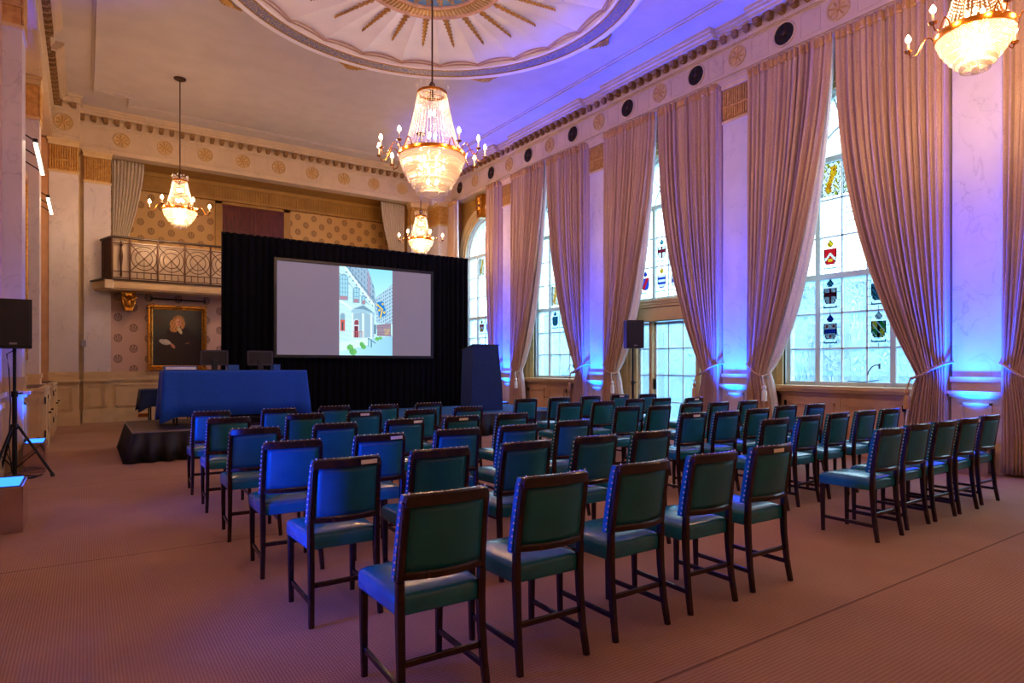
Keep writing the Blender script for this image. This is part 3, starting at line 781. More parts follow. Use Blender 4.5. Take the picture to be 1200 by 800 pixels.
# ------------------------------------------------------------------ left wall
wl = sroot('wall_left')
a = MB(); a.box(-1.3, YF, 0, -1.0, 20.35, 7.4); a.build('recess', 'recess_paint', wl)
for p in PILS: 
    if p > 0: pilaster(FL_, wl, p-.31, p+.31, -.05, back=-.4)
entablature(FL_, wl, YF, 20.35, [(p-.40, p+.40) for p in PILS if p > 0], depth=-.5)
a = MB(); a.box(-1.02, YF, 0, -.96, 20.3, .3); a.box(-1.02, YF, 1.1, -.94, 20.3, 1.17); a.build('dado_rail', 'cream', wl)

# ------------------------------------------------------------------ back wall and loge
wb = sroot('wall_back')
entablature(FB, wb, -1.0, 11.4, [], off=0, depth=-.35)
for sgn in (0, 1):
    def mx(x): return x if sgn == 0 else 10.10-x
    s0, s1 = sorted((mx(-.04), mx(.57))); pilaster(FB, wb, s0, s1, .03, back=-.3)
    F2 = Frame((0, 19.65), (1, 0), (0, -1)); s0, s1 = sorted((mx(-.77), mx(-.155)))
    pilaster(F2, wb, s0, s1, 0, back=-.9)
    s0, s1 = sorted((mx(-1.1), mx(-.12)))
    a = MB(); F2.box(a, s0, s1, -1, .02, 7.32, 8.02); F2.box(a, s0, s1+.0, .02, .05, 7.43, 7.48); F2.box(a, s0, s1, .02, .05, 8.0, 8.05); F2.box(a, s0, s1, -1, .26, 8.24, 8.36); F2.box(a, s0, s1+.06, -1, .32, 8.36, ZC)
    F2.box(a, s0, s1, -1, .08, 8.02, 8.24); a.build('corner_pier_frieze', 'frieze_marble', wb)
    a = MB()
    for k in range(3): s = s0+.25+k*.3; F2.box(a, s-.055, s+.055, .06, .2, 8.13, 8.245)
    a.build('modillions', 'cornice_gold', wb)
a = MB(); FB.box(a, -1.1, .0, -.4, -.12, 0, 7.4); FB.box(a, 10.1, 11.2, -.4, -.12, 0, 7.4); a.build('corner_infill', 'cream', wb)
a = MB(); a.box(-1.1, 19.67, 0, -.70, 20.5, 7.36); a.box(10.80, 19.67, 0, 11.3, 20.5, 7.36); a.build('corner_return', 'recess_paint', wb)
a = MB()
for k in range(9):
    s = .83+1.046*k+.523
    if s < 9.6: FB.panel(a, s-.19, s+.19, 7.53, 7.97, .0, .012, .006)
FB.panel(a, .12, .5, 7.53, 7.97, 0, .012, .006)
a.build('frieze_panels', 'frieze_marble', wb)
for k in range(10):
    s = .83+1.046*k
    if s < 9.7: roundel(FB, s, 7.755, .205, False, f'gilded rosette on the frieze above the balcony, {ORD[k]} from the left', 'rosettes on the back wall frieze')
roundel(Frame((0, 19.63), (1, 0), (0, -1)), -.46, 7.755, .215, False, 'gilded rosette on the corner pier at the left end of back wall', 'corner pier rosettes')
# lower wall under the balcony
a = MB(); a.box(.5, 20.47, 1.38, 9.6, 20.6, 3.9); a.build('papered_wall', 'wallpaper_pink', wb)
FB2 = Frame((0, 20.45), (1, 0), (0, -1)); dado(FB2, wb, .57, 9.53, .0)
# loge recess
a = MB(); a.box(.4, 22.4, 3.7, 9.7, 22.5, 7.6); a.build('loge_wall', 'wallpaper_gold', wb)
a = MB(); a.box(.3, 20.6, 3.7, .5, 22.5, 7.6); a.box(9.6, 20.6, 3.7, 9.8, 22.5, 7.6); a.box(.3, 20.6, 7.5, 9.8, 22.5, 7.6); a.box(.3, 20.45, 3.7, 9.8, 22.5, 3.84); a.build('loge_shell', 'ochre', wb)
a = MB(); a.box(.5, 22.25, 7.0, 9.6, 22.4, 7.5); a.box(.5, 22.2, 6.93, 9.6, 22.4, 7.0); a.box(.5, 22.18, 7.38, 9.6, 22.4, 7.5)
x = .55
while x < 9.6: a.box(x, 22.22, 7.03, x+.035, 22.26, 7.34); x += .085
a.build('fluted_band', 'ochre', wb)
d2 = sroot('door_2')
a = MB(); a.box(3.5, 22.33, 3.84, 3.71, 22.42, 7.0); a.box(5.67, 22.33, 3.84, 5.88, 22.42, 7.0); a.box(3.5, 22.33, 6.85, 5.88, 22.42, 7.05); a.build('door_frame', 'ochre', d2)
for x0, x1 in ((3.71, 4.685), (4.695, 5.67)):
    a = MB(); a.box(x0, 22.36, 3.84, x1, 22.4, 6.85); fr = Frame((0, 22.36), (1, 0), (0, -1))
    fr.panel(a, x0+.12, x1-.12, 4.0, 5.2, 0, .03, .012); fr.panel(a, x0+.12, x1-.12, 5.35, 6.05, 0, .03, .012); fr.panel(a, x0+.12, x1-.12, 6.15, 6.72, 0, .03, .012); a.build('door_leaf', 'door_wood', d2)

# balcony
bal = thing('balcony', 'cream balcony with bronze railing projecting from back wall above the portrait', 'balcony', (0, 0, 0))
YBF = 19.55
def slab(mb, z0, z1, o=0.):
    mb.prism([(.14-o, 20.33), (.42-o, YBF-o), (9.68+o, YBF-o), (9.96+o, 20.33)], 'z', z0, z1)
a = MB(); slab(a, 3.60, 3.80, 0); slab(a, 3.56, 3.62, -.05)
for k in range(14): x = .75+k*.66; Frame((0, YBF), (1, 0), (0, -1)).panel(a, x, x+.5, 3.66, 3.76, 0, .012, .008)
a.build('slab', 'cream', bal)
a = MB(); slab(a, 3.80, 3.84, .05); a.build('slab_edge', 'bronze_dark', bal) if 'bronze_dark' in MATS else (pbsdf('bronze_dark', (.16, .10, .08), .35, .4), a.build('slab_edge', 'bronze_dark', bal))
a = MB(); a.cbox(.40, YBF-.06, 3.57, .60, YBF+.02, 3.80, .02); a.build('corner_block', 'frieze_marble', bal)
pth = [(.36, 20.33, 0), (.58, YBF+.03, 0), (9.52, YBF+.03, 0), (9.74, 20.33, 0)]
a = MB()
for z, w_, h_ in ((4.95, .10, .05),): 
    for p0, p1 in zip(pth, pth[1:]):
        d = Vector(p1)-Vector(p0); a.bar([(p0[0], p0[1], z), (p1[0], p1[1], z)], w_, h_, (-d.y, d.x, 0))
a.build('handrail', 'bronze_dark', bal)
a = MB()
for z in (4.80, 4.05, 3.88):
    for p0, p1 in zip(pth, pth[1:]):
        d = Vector(p1)-Vector(p0); a.bar([(p0[0], p0[1], z), (p1[0], p1[1], z)], .025, .025, (-d.y, d.x, 0))
for k in range(5):
    f_ = (k+.5)/5; a.bar([(.36+.22*f_, 20.33-.75*f_, 3.84), (.36+.22*f_, 20.33-.75*f_, 4.93)], .05, .05)
a.build('rails', 'bronze', bal)
x = 1.02; k = 0
for (xa, xb) in [(.58, .98)]+[(.98+.655*i, .98+.655*(i+1)) for i in range(13)]:
    a = MB(); yy = YBF+.03
    a.bar([(xa, yy, 3.84), (xa, yy, 4.93)], .045, .035); 
    if k == 0:
        a.bar([(xb, yy, 3.84), (xb, yy, 4.93)], .03, .03); xm = (xa+xb)/2
        a.lathe([(.012, 0), (.03, .05), (.02, .25), (.045, .55), (.02, .8), (.035, .86), (.012, .95)], (xm, yy, 3.9), 8); a.bar([(xa, yy, 4.42), (xb, yy, 4.42)], .02, .02)
    else:
        xm = (xa+xb)/2; zm = 4.43
        a.bar([(xa, yy, 4.06), (xb, yy, 4.80)], .022, .022, (0, 1, 0)); a.bar([(xa, yy, 4.80), (xb, yy, 4.06)], .022, .022, (0, 1, 0))
        for r in (.30, .20):
            a.tube([(xm+r*math.cos(2*PI*i/20), yy-.012, zm+r*1.05*math.sin(2*PI*i/20)) for i in range(21)], .011, 5, cap=False)
        a.bar([(xm, yy, 4.05), (xm, yy, 4.42)], .014, .014)
        for i in range(1, 4): a.bar([(xa+(xb-xa)*i/4, yy, 3.88), (xa+(xb-xa)*i/4, yy, 4.05)], .02, .02)
    a.build('railing_panel', 'bronze', bal); k += 1
def corbel(x, label):
    a = MB(); y = 20.12
    a.prism([(x-.16, 3.56), (x+.16, 3.56), (x+.16, 3.30), (x+.08, 3.05), (x-.08, 3.05), (x-.16, 3.30)], 'y', y-.14, y+.3)
    for sg in (-1, 1): a.tube([(x+sg*.10, y-.16, 3.50), (x+sg*.15, y-.2, 3.40), (x+sg*.08, y-.22, 3.32), (x+sg*.06, y-.18, 3.15)], .045, 8)
    a.lathe([(0, 0), (.07, .03), (.09, .12), (.06, .2), (.1, .3), (0, .36)], (x, y-.14, 3.12), 12)
    tag(a.build('balcony_corbel', 'gold', None, smooth=True), label, 'bracket', 'gilded corbels under the balcony')
corbel(.98, 'gilded carved corbel under the left end of the balcony')

a = MB(); a.box(.60, YBF+.16, 3.84, 9.5, YBF+.20, 4.86); a.build('pale_backing', 'frieze_marble', bal)
# loge curtains
def loge_curtain(x0, x1, sg, label):
    a = MB(); yb = 20.72
    def fn(u, v):
        z = 7.3-(7.3-3.86)*v; g = 5.05; t_ = min(1, (7.3-z)/(7.3-g)); wd = (x1-x0)*(1-.55*t_**1.6) if z > g else (x1-x0)*(.45+.1*(g-z))
        x = (x0+wd*u) if sg > 0 else (x1-wd*u)
        return (x, yb+.03*math.sin(u*2*PI*9), z)
    a.grid(90, 30, fn); t = tag(a.build('loge_curtain', 'loge_curtain', None, smooth='all', solid=.01), label, 'curtain', 'grey curtains of the balcony opening')
    b_ = MB(); b_.tube([((x0 if sg > 0 else x1), yb-.05, 5.15), ((x0+.2 if sg > 0 else x1-.2), yb-.06, 5.1), ((x0+.37 if sg > 0 else x1-.37), yb-.05, 5.08)], .015, 6); b_.build('tieback', 'heading', t)
loge_curtain(.60, 1.38, 1, 'pale grey tied curtain at the left end of balcony opening')
loge_curtain(8.55, 9.45, -1, 'pale grey curtain at the right end of balcony opening')

# front wall behind the camera
a = MB(); a.box(-1.3, YF-.2, 0, 12, YF, ZC); a.build('wall_front', 'cream'); struct(bpy.data.objects['wall_front'])

# ------------------------------------------------------------------ left side furniture
def side_cabinet(y0, y1, label):
    t = thing('side_cabinet', label, 'cabinet', (-.78, (y0+y1)/2, 0)); w = y1-y0; h = 1.16
    a = MB(); a.box(-.18, -w/2, .0, .17, w/2, h-.06); a.box(-.18, -w/2-.02, h-.07, .20, w/2+.02, h); a.box(-.18, -w/2-.01, 0, .19, w/2+.01, .16)
    Frame((0, -w/2), (1, 0), (0, -1)).panel(a, -.13, .12, .30, .98, 0, .03, .012); a.build('body', 'cream', t)
    a = MB(); a.box(-.16, -w/2+.1, h, .10, w/2-.1, h+.012); a.build('top_grille', 'bronze', t)
    n = 2
    for i in range(n):
        a = MB(); ya = -w/2+.08+i*(w-.16)/n+.01; yb = -w/2+.08+(i+1)*(w-.16)/n-.01
        a.box(.17, ya, .2, .195, yb, h-.10); Frame((.195, 0), (0, 1), (1, 0)).panel(a, ya+.1, yb-.1, .32, h-.22, 0, .035, .014)
        d = a.build('door', 'cream', t)
        k = MB(); k.tube([(.19, yb-.1, .68), (.225, yb-.1, .68)], .014, 8); k.lathe([(0, 0), (.022, .008), (.025, .02), (.02, .035), (0, .04)], (.235, yb-.1, .66), 10); k.build('knob', 'black_metal', d, smooth=True)
        for z in (.30, .88): k = MB(); k.box(.19, ya-.02, z, .21, ya+.03, z+.12); k.build('hinge', 'black_metal', d)
side_cabinet(13.45, 15.6, 'cream panelled wall cabinet lit purple, nearer of two at left wall')
side_cabinet(16.9, 19.2, 'cream panelled wall cabinet farther along the left wall near corner')
def wall_painting(y0, y1, label):
    t = thing('wall_painting', label, 'painting', (-.99, (y0+y1)/2, 1.65)); w = y1-y0; h = 3.52
    a = MB(); a.box(0, -w/2+.1, .1, .03, w/2-.1, h-.1); a.build('canvas', 'dark_canvas', t)
    a = MB()
    for (ya, yb, za, zb) in ((-w/2, w/2, 0, .14), (-w/2, w/2, h-.14, h), (-w/2, -w/2+.14, 0, h), (w/2-.14, w/2, 0, h)):
        a.cbox(0, ya, za, .07, yb, zb, .02); 
    a.build('frame', 'gold', t)
mat_noise('dark_canvas', (.20, .16, .11), (.10, .08, .06), 2, .4)
wall_painting(12.5, 15.3, 'tall gold framed painting seen edge-on, nearer on left wall')
wall_painting(16.7, 19.3, 'gold framed painting seen edge-on, farther along left wall')
def picture_light(y0, y1, label, z=5.23):
    t = thing('picture_light', label, 'lamp', (-1.0, (y0+y1)/2, z), 0, 'long picture lights on the left wall'); w = y1-y0
    a = MB(); a.cbox(.28, -w/2, -.01, .35, w/2, .045, .01); a.build('housing', 'black_metal', t)
    a = MB(); a.box(.287, -w/2+.06, -.022, .343, w/2-.06, -.010); a.build('light_strip', 'picture_strip', t)
    a = MB()
    for y in (-w/2+.1, 0, w/2-.1): a.tube([(0, y, .22), (.31, y, .03)], .012, 6)
    a.build('arms', 'black_metal', t)
picture_light(12.9, 15.1, 'lit black picture light on arms, nearer one high on the left wall')
picture_light(17.0, 18.9, 'lit black picture light on arms, farther one high on the left wall')
a = MB(); a.cbox(-.11, 20.13, 2.05, .02, 20.22, 2.22, .015); a.tube([(-.045, 20.2, 2.05), (-.045, 20.2, 1.4)], .012, 6)
tag(a.build('control_box', 'grey_metal' if 'grey_metal' in MATS else (pbsdf('grey_metal', (.55, .54, .56), .4, .5) and 'grey_metal'), None), 'small grey control box between the marble pilasters at left corner', 'switch')
a = MB(); a.cbox(1.22, 20.40, .10, 1.46, 20.45, .20, .01); o = tag(a.build('wall_socket', 'brass', None), 'brass double socket on the skirting below the balcony', 'socket')
a = MB()
for x in (1.28, 1.40): a.lathe([(0, 0), (.018, 0), (.018, .01), (0, .01)], (x, 20.395, .145), 8)
a.build('socket_holes', 'black_metal', o)

# portrait under the balcony
def mixf(a_, b_, f_): f_ = max(0, min(1, f_)); return tuple(x*(1-f_)+y*f_ for x, y in zip(a_, b_))
def portrait_col(x, y):          # x 0..1 left-right, y 0..1 bottom-top
    g = .5+.5*math.sin(x*5+y*3); c_ = mixf((.15, .15, .11), (.50, .50, .40), max(0, (y-.45)*1.6)*(1-abs(x-.5)*.9))
    c_ = mixf(c_, (.34, .22, .12), .5*math.exp(-((x-.1)**2+(y-.8)**2)/.01))
    def soft(cx, cy, rx, ry, k=8, rot=0):
        dx, dy = x-cx, y-cy; c__, s__ = math.cos(rot), math.sin(rot); dx, dy = dx*c__+dy*s__, -dx*s__+dy*c__
        d = math.sqrt((dx/rx)**2+(dy/ry)**2); return max(0, min(1, (1-d)*k+.5))
    coat = max(soft(.56, .22, .42, .46, 4), soft(.52, .52, .26, .22, 4), soft(.25, .30, .22, .14, 4, .3))
    c_ = mixf(c_, (.16, .095, .075), coat*.92)
    wig = max(soft(.52, .81, .12, .10), soft(.42, .74, .08, .09), soft(.60, .76, .05, .10), soft(.43, .66, .09, .06, 4))
    curl = .95+.14*math.sin(x*90+math.sin(y*60)*2)
    c_ = mixf(c_, tuple(v*curl for v in (.80, .56, .30)), wig)
    face = soft(.515, .775, .058, .082, 9); c_ = mixf(c_, mixf((.93, .68, .50), (.74, .45, .32), (x-.5)*8), face)
    for ex in (.495, .54): c_ = mixf(c_, (.25, .13, .09), soft(ex, .79, .012, .007, 3))
    c_ = mixf(c_, (.62, .22, .17), soft(.518, .735, .016, .006, 3)); c_ = mixf(c_, (.70, .42, .30), soft(.521, .765, .008, .018, 3))
    c_ = mixf(c_, (.84, .78, .60), soft(.545, .635, .035, .075, 5, .55))
    c_ = mixf(c_, (.74, .73, .68), soft(.23, .42, .11, .045, 5, -.25)); c_ = mixf(c_, (.80, .78, .70), soft(.30, .425, .08, .03, 5, -.5))
    c_ = mixf(c_, (.80, .52, .38), soft(.40, .355, .06, .028, 6, -.75)); c_ = mixf(c_, (.55, .36, .27), soft(.70, .405, .05, .012, 4, .2))
    return c_
pt = thing('portrait_painting', 'gold framed portrait of a bewigged man in dark coat below balcony', 'painting', (2.2, 20.44, 2.345))
a = MB(); hw, hh = .625, .80; nu, nv = 84, 104
for j in range(nv):
    for i in range(nu):
        xa, xb = -hw+2*hw*i/nu, -hw+2*hw*(i+1)/nu; za, zb = -hh+2*hh*j/nv, -hh+2*hh*(j+1)/nv
        a.add([(xa, -.03, za), (xb, -.03, za), (xb, -.03, zb), (xa, -.03, zb)], [(0, 1, 2, 3)], portrait_col((i+.5)/nu, (j+.5)/nv))
a.build('canvas', 'oil_paint', pt)
a = MB()
def framepr(r0, r1, d0, d1):
    pts = [[(-1, -1), (1, -1), (1, 1), (-1, 1)]]
    for k in range(4):
        s0 = [(-1, -1), (1, -1), (1, 1), (-1, 1)][k]; s1 = [(-1, -1), (1, -1), (1, 1), (-1, 1)][(k+1) % 4]
        q_ = lambda s, r, d: (s[0]*(hw+r), -d, s[1]*(hh+r))
        a.loft([[q_(s0, r0, 0), q_(s0, r0, d0), q_(s0, (r0+r1)/2, max(d0, d1)), q_(s0, r1, d1), q_(s0, r1, 0)], [q_(s1, r0, 0), q_(s1, r0, d0), q_(s1, (r0+r1)/2, max(d0, d1)), q_(s1, r1, d1), q_(s1, r1, 0)]], cap=True)
framepr(0, .035, .05, .06); framepr(.035, .10, .04, .09); framepr(.10, .135, .10, .05)
a.build('frame', 'gold', pt)
a = MB(); rnd = random.Random(3)
for sx_ in (-1, 0, 1):
    for sz_ in (-1, 0, 1):
        if sx_ == sz_ == 0: continue
        for k in range(16):
            jx = rnd.uniform(-.13, .13)*(1 if sz_ else .45); jz = rnd.uniform(-.13, .13)*(1 if sx_ else .45)
            x, z = sx_*(hw+.07)+jx, sz_*(hh+.07)+jz
            if abs(x) < hw+.01 and abs(z) < hh+.01: continue
            if abs(x) > hw+.17 or abs(z) > hh+.17: continue
            a.octa((x, -.095, z), rnd.uniform(.018, .032), rnd.uniform(.018, .035), .03)
a.build('carved_ornament', 'old_gold', pt)
pl = thing('picture_rod', 'thin black rod of picture light above the portrait frame', 'lamp', (2.2, 20.42, 3.42))
a = MB(); a.tube([(-.68, -.14, .02), (.72, -.14, -.0)], .022, 8); a.build('rod', 'black_metal', pl)
a = MB()
for x in (-.68, .70): a.tube([(x, -.14, -.06), (x, -.14, .08)], .014, 6); a.tube([(x, -.14, 0), (x, .03, 0)], .01, 6)
a.build('brackets', 'black_metal', pl)

# ------------------------------------------------------------------ drape, screen, stage
def velvet(name, x0, x1, y, z0, z1, npl, amp, parent, seed, slope=(0, 0)):
    rnd = random.Random(seed); ph = [rnd.uniform(-1.5, 1.5) for _ in range(npl+2)]; am = [rnd.uniform(.4, 1.2) for _ in range(npl+2)]
    def fn(u, v):
        k = u*npl; i = int(k); f_ = k-i; p_ = ph[i]*(1-f_)+ph[i+1]*f_; m_ = am[i]*(1-f_)+am[i+1]*f_
        d = math.sin(2*PI*k+p_)*m_*amp*(.6+.6*v)
        return (x0+(x1-x0)*(u+.004*math.sin(2*PI*k+1)) + (slope[0]*(1-u)+slope[1]*u)*v, y+d, z1-(z1-z0)*v)
    a = MB(); a.grid(npl*10, 12, fn); return a.build(name, 'black_velvet', parent, smooth='all', solid=.01)
YD = 14.6
dr = thing('drape_wall', 'tall black velvet drape wall surrounding the projection screen', 'drape')
velvet('drape_panel', 2.42, 3.50, YD, 0, 4.42, 7, .05, dr, 1, (-.05, 0))
velvet('drape_panel', 7.36, 8.50, YD, 0, 4.42, 8, .05, dr, 2)
velvet('valance', 3.48, 7.38, YD, 3.80, 4.42, 24, .03, dr, 3)
velvet('lower_drape', 3.48, 7.38, YD, 0, 1.85, 24, .04, dr, 4)
a = MB(); a.tube([(2.40, YD, 4.40), (8.52, YD, 4.40)], .02, 8)
for x in (2.44, 8.48): a.tube([(x, YD+.08, 0), (x, YD+.08, 4.4)], .025, 8)
a.build('support_pole', 'black_metal', dr)
sc = thing('projection_screen', 'wide projection screen showing a picture of a stone building with flag', 'screen', (5.425, YD-.12, 2.84))
SW, SH = 1.905, 1.05
a = MB(); a.box(-SW, -.01, -SH, SW, .02, SH)
m, nt, out = newmat('screen_grey'); e = N(nt, 'Emission'); e.inputs[0].default_value = C4((.62, .56, .66)); e.inputs[1].default_value = .33; d_ = N(nt, 'BsdfDiffuse'); d_.inputs[0].default_value = (.16, .155, .17, 1); ad = N(nt, 'AddShader')
nt.links.new(e.outputs[0], ad.inputs[0]); nt.links.new(d_.outputs[0], ad.inputs[1]); nt.links.new(ad.outputs[0], out.inputs[0])
a.build('screen_surface', 'screen_grey', sc)
a = MB(); f_ = .07
for (xa, xb, za, zb) in ((-SW-f_, SW+f_, -SH-f_, -SH), (-SW-f_, SW+f_, SH, SH+f_), (-SW-f_, -SW, -SH, SH), (SW, SW+f_, -SH, SH)): a.cbox(xa, -.03, za, xb, .03, zb, .01)
a.build('frame', 'black_plastic', sc)
# the projected picture, painted cell by cell (coordinates of the sketch: x 57..467, y 90..715)
def inpoly(x, y, P):
    r = False; j = len(P)-1
    for i in range(len(P)):
        if (P[i][1] > y) != (P[j][1] > y) and x < (P[j][0]-P[i][0])*(y-P[i][1])/(P[j][1]-P[i][1])+P[i][0]: r = not r
        j = i
    return r
def seg(x, y, p, q, w):
    dx, dy = q[0]-p[0], q[1]-p[1]; t_ = max(0, min(1, ((x-p[0])*dx+(y-p[1])*dy)/(dx*dx+dy*dy))); return math.hypot(x-p[0]-t_*dx, y-p[1]-t_*dy) < w
def ell(x, y, cx, cy, rx, ry): return ((x-cx)/rx)**2+((y-cy)/ry)**2 < 1
def archw(x, y, x0, x1, yt, yb): 
    r = (x1-x0)/2; return x0 < x < x1 and (yt+r < y < yb or ell(x, y, (x0+x1)/2, yt+r, r, r))
def picture(x, y):
    c_ = mixf((.55, .84, .95), (.72, .93, .98), (y-90)/250)
    if inpoly(x, y, [(330, 300), (467, 190), (467, 480), (345, 480)]):
        c_ = (.66, .80, .88)
        if (y+.55*x) % 26 < 13 and x % 17 < 9: c_ = (.42, .58, .70)
    if inpoly(x, y, [(120, 90), (270, 90), (325, 230), (345, 480), (300, 400)]):
        c_ = (.58, .70, .80)
        if x % 22 < 9 and (y-x*.9) % 40 < 22: c_ = (.40, .55, .68)
        if 270 < x < 290: c_ = (.62, .60, .70)
    if inpoly(x, y, [(57, 90), (95, 90), (320, 350), (340, 420), (335, 610), (57, 650)]):
        c_ = (.74, .90, .95)
        if (y-.25*x) % 34 < 2.5: c_ = (.62, .80, .88)
    for p, q, w in (((95, 90), (320, 350), 7), ((115, 90), (335, 330), 3), ((57, 330), (150, 385), 6), ((57, 140), (280, 350), 2)):
        if seg(x, y, p, q, w): c_ = (.86, .96, .98) if w > 5 else (.38, .52, .62)
    for k in range(9):
        if ell(x, y, 110+k*25, 130+k*28, 5, 6): c_ = (.36, .50, .60)
    for x0, x1, yt, yb in ((62, 118, 150, 325), (165, 202, 235, 340), (228, 250, 290, 345)):
        if archw(x, y, x0-6, x1+6, yt-8, yb+4): c_ = (.50, .68, .78)
        if archw(x, y, x0, x1, yt, yb): c_ = (.60, .82, .90) if (x-x0) % 18 > 3 and (y-yt) % 30 > 4 else (.45, .62, .72)
        if archw(x, y, x0, x1, yt, yb) and y > yb-25: c_ = (.66, .52, .58)
    if archw(x, y, 62, 104, 410, 555): c_ = (.72, .84, .88)
    if archw(x, y, 66, 98, 420, 545): c_ = (.78, .36, .34) if y > 465 else (.50, .66, .74)
    if archw(x, y, 74, 88, 480, 540): c_ = (.25, .32, .40)
    if inpoly(x, y, [(145, 395), (235, 350), (330, 410), (325, 430), (240, 400), (150, 420)]): c_ = (.60, .76, .84)
    if inpoly(x, y, [(155, 385), (240, 358), (320, 408), (240, 385)]): c_ = (.44, .58, .68)
    if inpoly(x, y, [(155, 420), (240, 402), (320, 432), (320, 585), (155, 590)]): c_ = (.58, .72, .80)
    if archw(x, y, 165, 207, 455, 590): c_ = (.80, .90, .94)
    if archw(x, y, 170, 202, 462, 500): c_ = (.55, .30, .35)
    if 170 < x < 200 and 505 < y < 588: c_ = (.45, .20, .26)
    for x0, x1 in ((152, 164), (228, 248), (292, 310)):
        if x0 < x < x1 and 412 < y < 592: c_ = (.84, .95, .98) if x < x1-4 else (.60, .74, .82)
    if 320 < x < 335 and 490 < y < 560: c_ = (.36, .48, .58)
    if 158 < x < 235 and 545 < y < 590 and (x % 9 < 3 or y < 549): c_ = (.70, .40, .42)
    if inpoly(x, y, [(340, 492), (455, 476), (458, 572), (345, 574)]): c_ = (.58, .52, .60) if (y % 16 > 2) else (.50, .42, .50)
    if inpoly(x, y, [(400, 520), (445, 510), (440, 560), (405, 562)]) and (x+y) % 14 < 5: c_ = (.80, .70, .40)
    if inpoly(x, y, [(338, 332), (392, 318), (420, 415), (362, 447)]):
        c_ = (.14, .48, .78)
        if seg(x, y, (338, 340), (386, 378), 6) or seg(x, y, (386, 378), (370, 440), 6) or ell(x, y, 362, 385, 9, 10) or ell(x, y, 402, 400, 10, 9) or ell(x, y, 388, 340, 8, 8): c_ = (.86, .76, .36)
    if inpoly(x, y, [(57, 640), (335, 588), (467, 572), (467, 715), (57, 715)]): c_ = mixf((.70, .90, .96), (.56, .78, .88), (x-57)/410)
    if inpoly(x, y, [(57, 625), (270, 590), (275, 640), (57, 690)]): c_ = (.80, .92, .95)
    for p, q in (((275, 590), (330, 625)), ((275, 590), (275, 650)), ((300, 610), (300, 655))):
        if seg(x, y, p, q, 3): c_ = (.30, .42, .52)
    for cx, cy, rx, ry in ((138, 660, 24, 22), (160, 690, 28, 24), (225, 635, 17, 16), (240, 655, 20, 17), (345, 595, 16, 14), (370, 588, 14, 12)):
        if ell(x, y, cx, cy, rx, ry): c_ = (.30, .62, .34) if math.sin(x*.9)+math.cos(y*.8) < .3 else (.52, .80, .46)
    return c_
a = MB(); nu, nv = 110, 168; pw0, pw1 = -SW+2*SW*(389-323)/179, -SW+2*SW*(456-323)/179
pw0, pw1 = -.49, .85
for j in range(nv):
    for i in range(nu):
        x = 57+410*(i+.5)/nu; y = 90+625*(j+.5)/nv; xa, xb = pw0+(pw1-pw0)*i/nu, pw0+(pw1-pw0)*(i+1)/nu; za, zb = SH-2*SH*(j+1)/nv, SH-2*SH*j/nv
        a.add([(xa, -.014, za), (xb, -.014, za), (xb, -.014, zb), (xa, -.014, zb)], [(0, 1, 2, 3)], picture(x, y))
a.build('projected_picture', 'projected', sc, label='projected photograph of a pale stone building')

def skirt(mb, pts, z0, z1, flare, npl, seed):
    rnd = random.Random(seed); rows = [[], [], []]
    for (x0, y0), (x1, y1) in zip(pts, pts[1:]):
        L = math.hypot(x1-x0, y1-y0); n = max(2, int(L*40)); nx, ny = (y1-y0)/L, -(x1-x0)/L
        for i in range(n+1):
            f_ = i/n; d = .5+.5*math.sin(f_*L*2*PI*4.3+1.2*math.sin(f_*L*5)+rnd.uniform(-.2, .2))
            e = math.exp(-((f_*L)/.12)**2)+math.exp(-(((1-f_)*L)/.12)**2)
            dx, dy = (x1-x0)/L, (y1-y0)/L; cr = (-e if f_ < .5 else e)*flare*.8
            for r_, k in enumerate((0, .55, 1)):
                o = .01+flare*d*k; rows[r_].append((x0+dx*f_*L+nx*o+dx*cr*k, y0+dy*f_*L+ny*o+dy*cr*k, z1-(z1-z0)*k))
    mb.loft(rows, closed=False)
def stage(name, x0, x1, y0, y1, h, topmat, label):
    t = thing(name, label, 'stage', (0, 0, 0), 0, 'low skirted stage platforms')
    a = MB(); a.box(x0, y0, h-.06, x1, y1, h); a.build('deck', topmat, t)
    a = MB(); a.box(x0-.012, y0-.012, h-.035, x1+.012, y0, h); a.box(x0-.012, y0, h-.035, x0, y1, h); a.box(x1, y0, h-.035, x1+.012, y1, h); a.build('edge_trim', 'grey_metal', t)
    a = MB(); skirt(a, [(x0, y1), (x0, y0), (x1, y0), (x1, y1)], .01, h-.03, .13, 12, int(x0*7)+1); a.build('skirt', 'black_skirt', t, smooth='all', solid=.008)
    a = MB()
    for x in (x0+.1, x1-.1):
        for y in (y0+.1, y1-.1): a.box(x-.03, y-.03, 0, x+.03, y+.03, h-.06)
    a.build('legs', 'black_metal', t)
stage('stage_platform', .62, 3.9, 11.55, 13.8, .50, 'stage_top', 'low stage with dark deck and black skirt under the blue draped table')
stage('stage_platform', 4.2, 9.45, 11.75, 14.2, .50, 'stage_blue', 'low stage with blue carpeted deck and black skirt under the lectern')

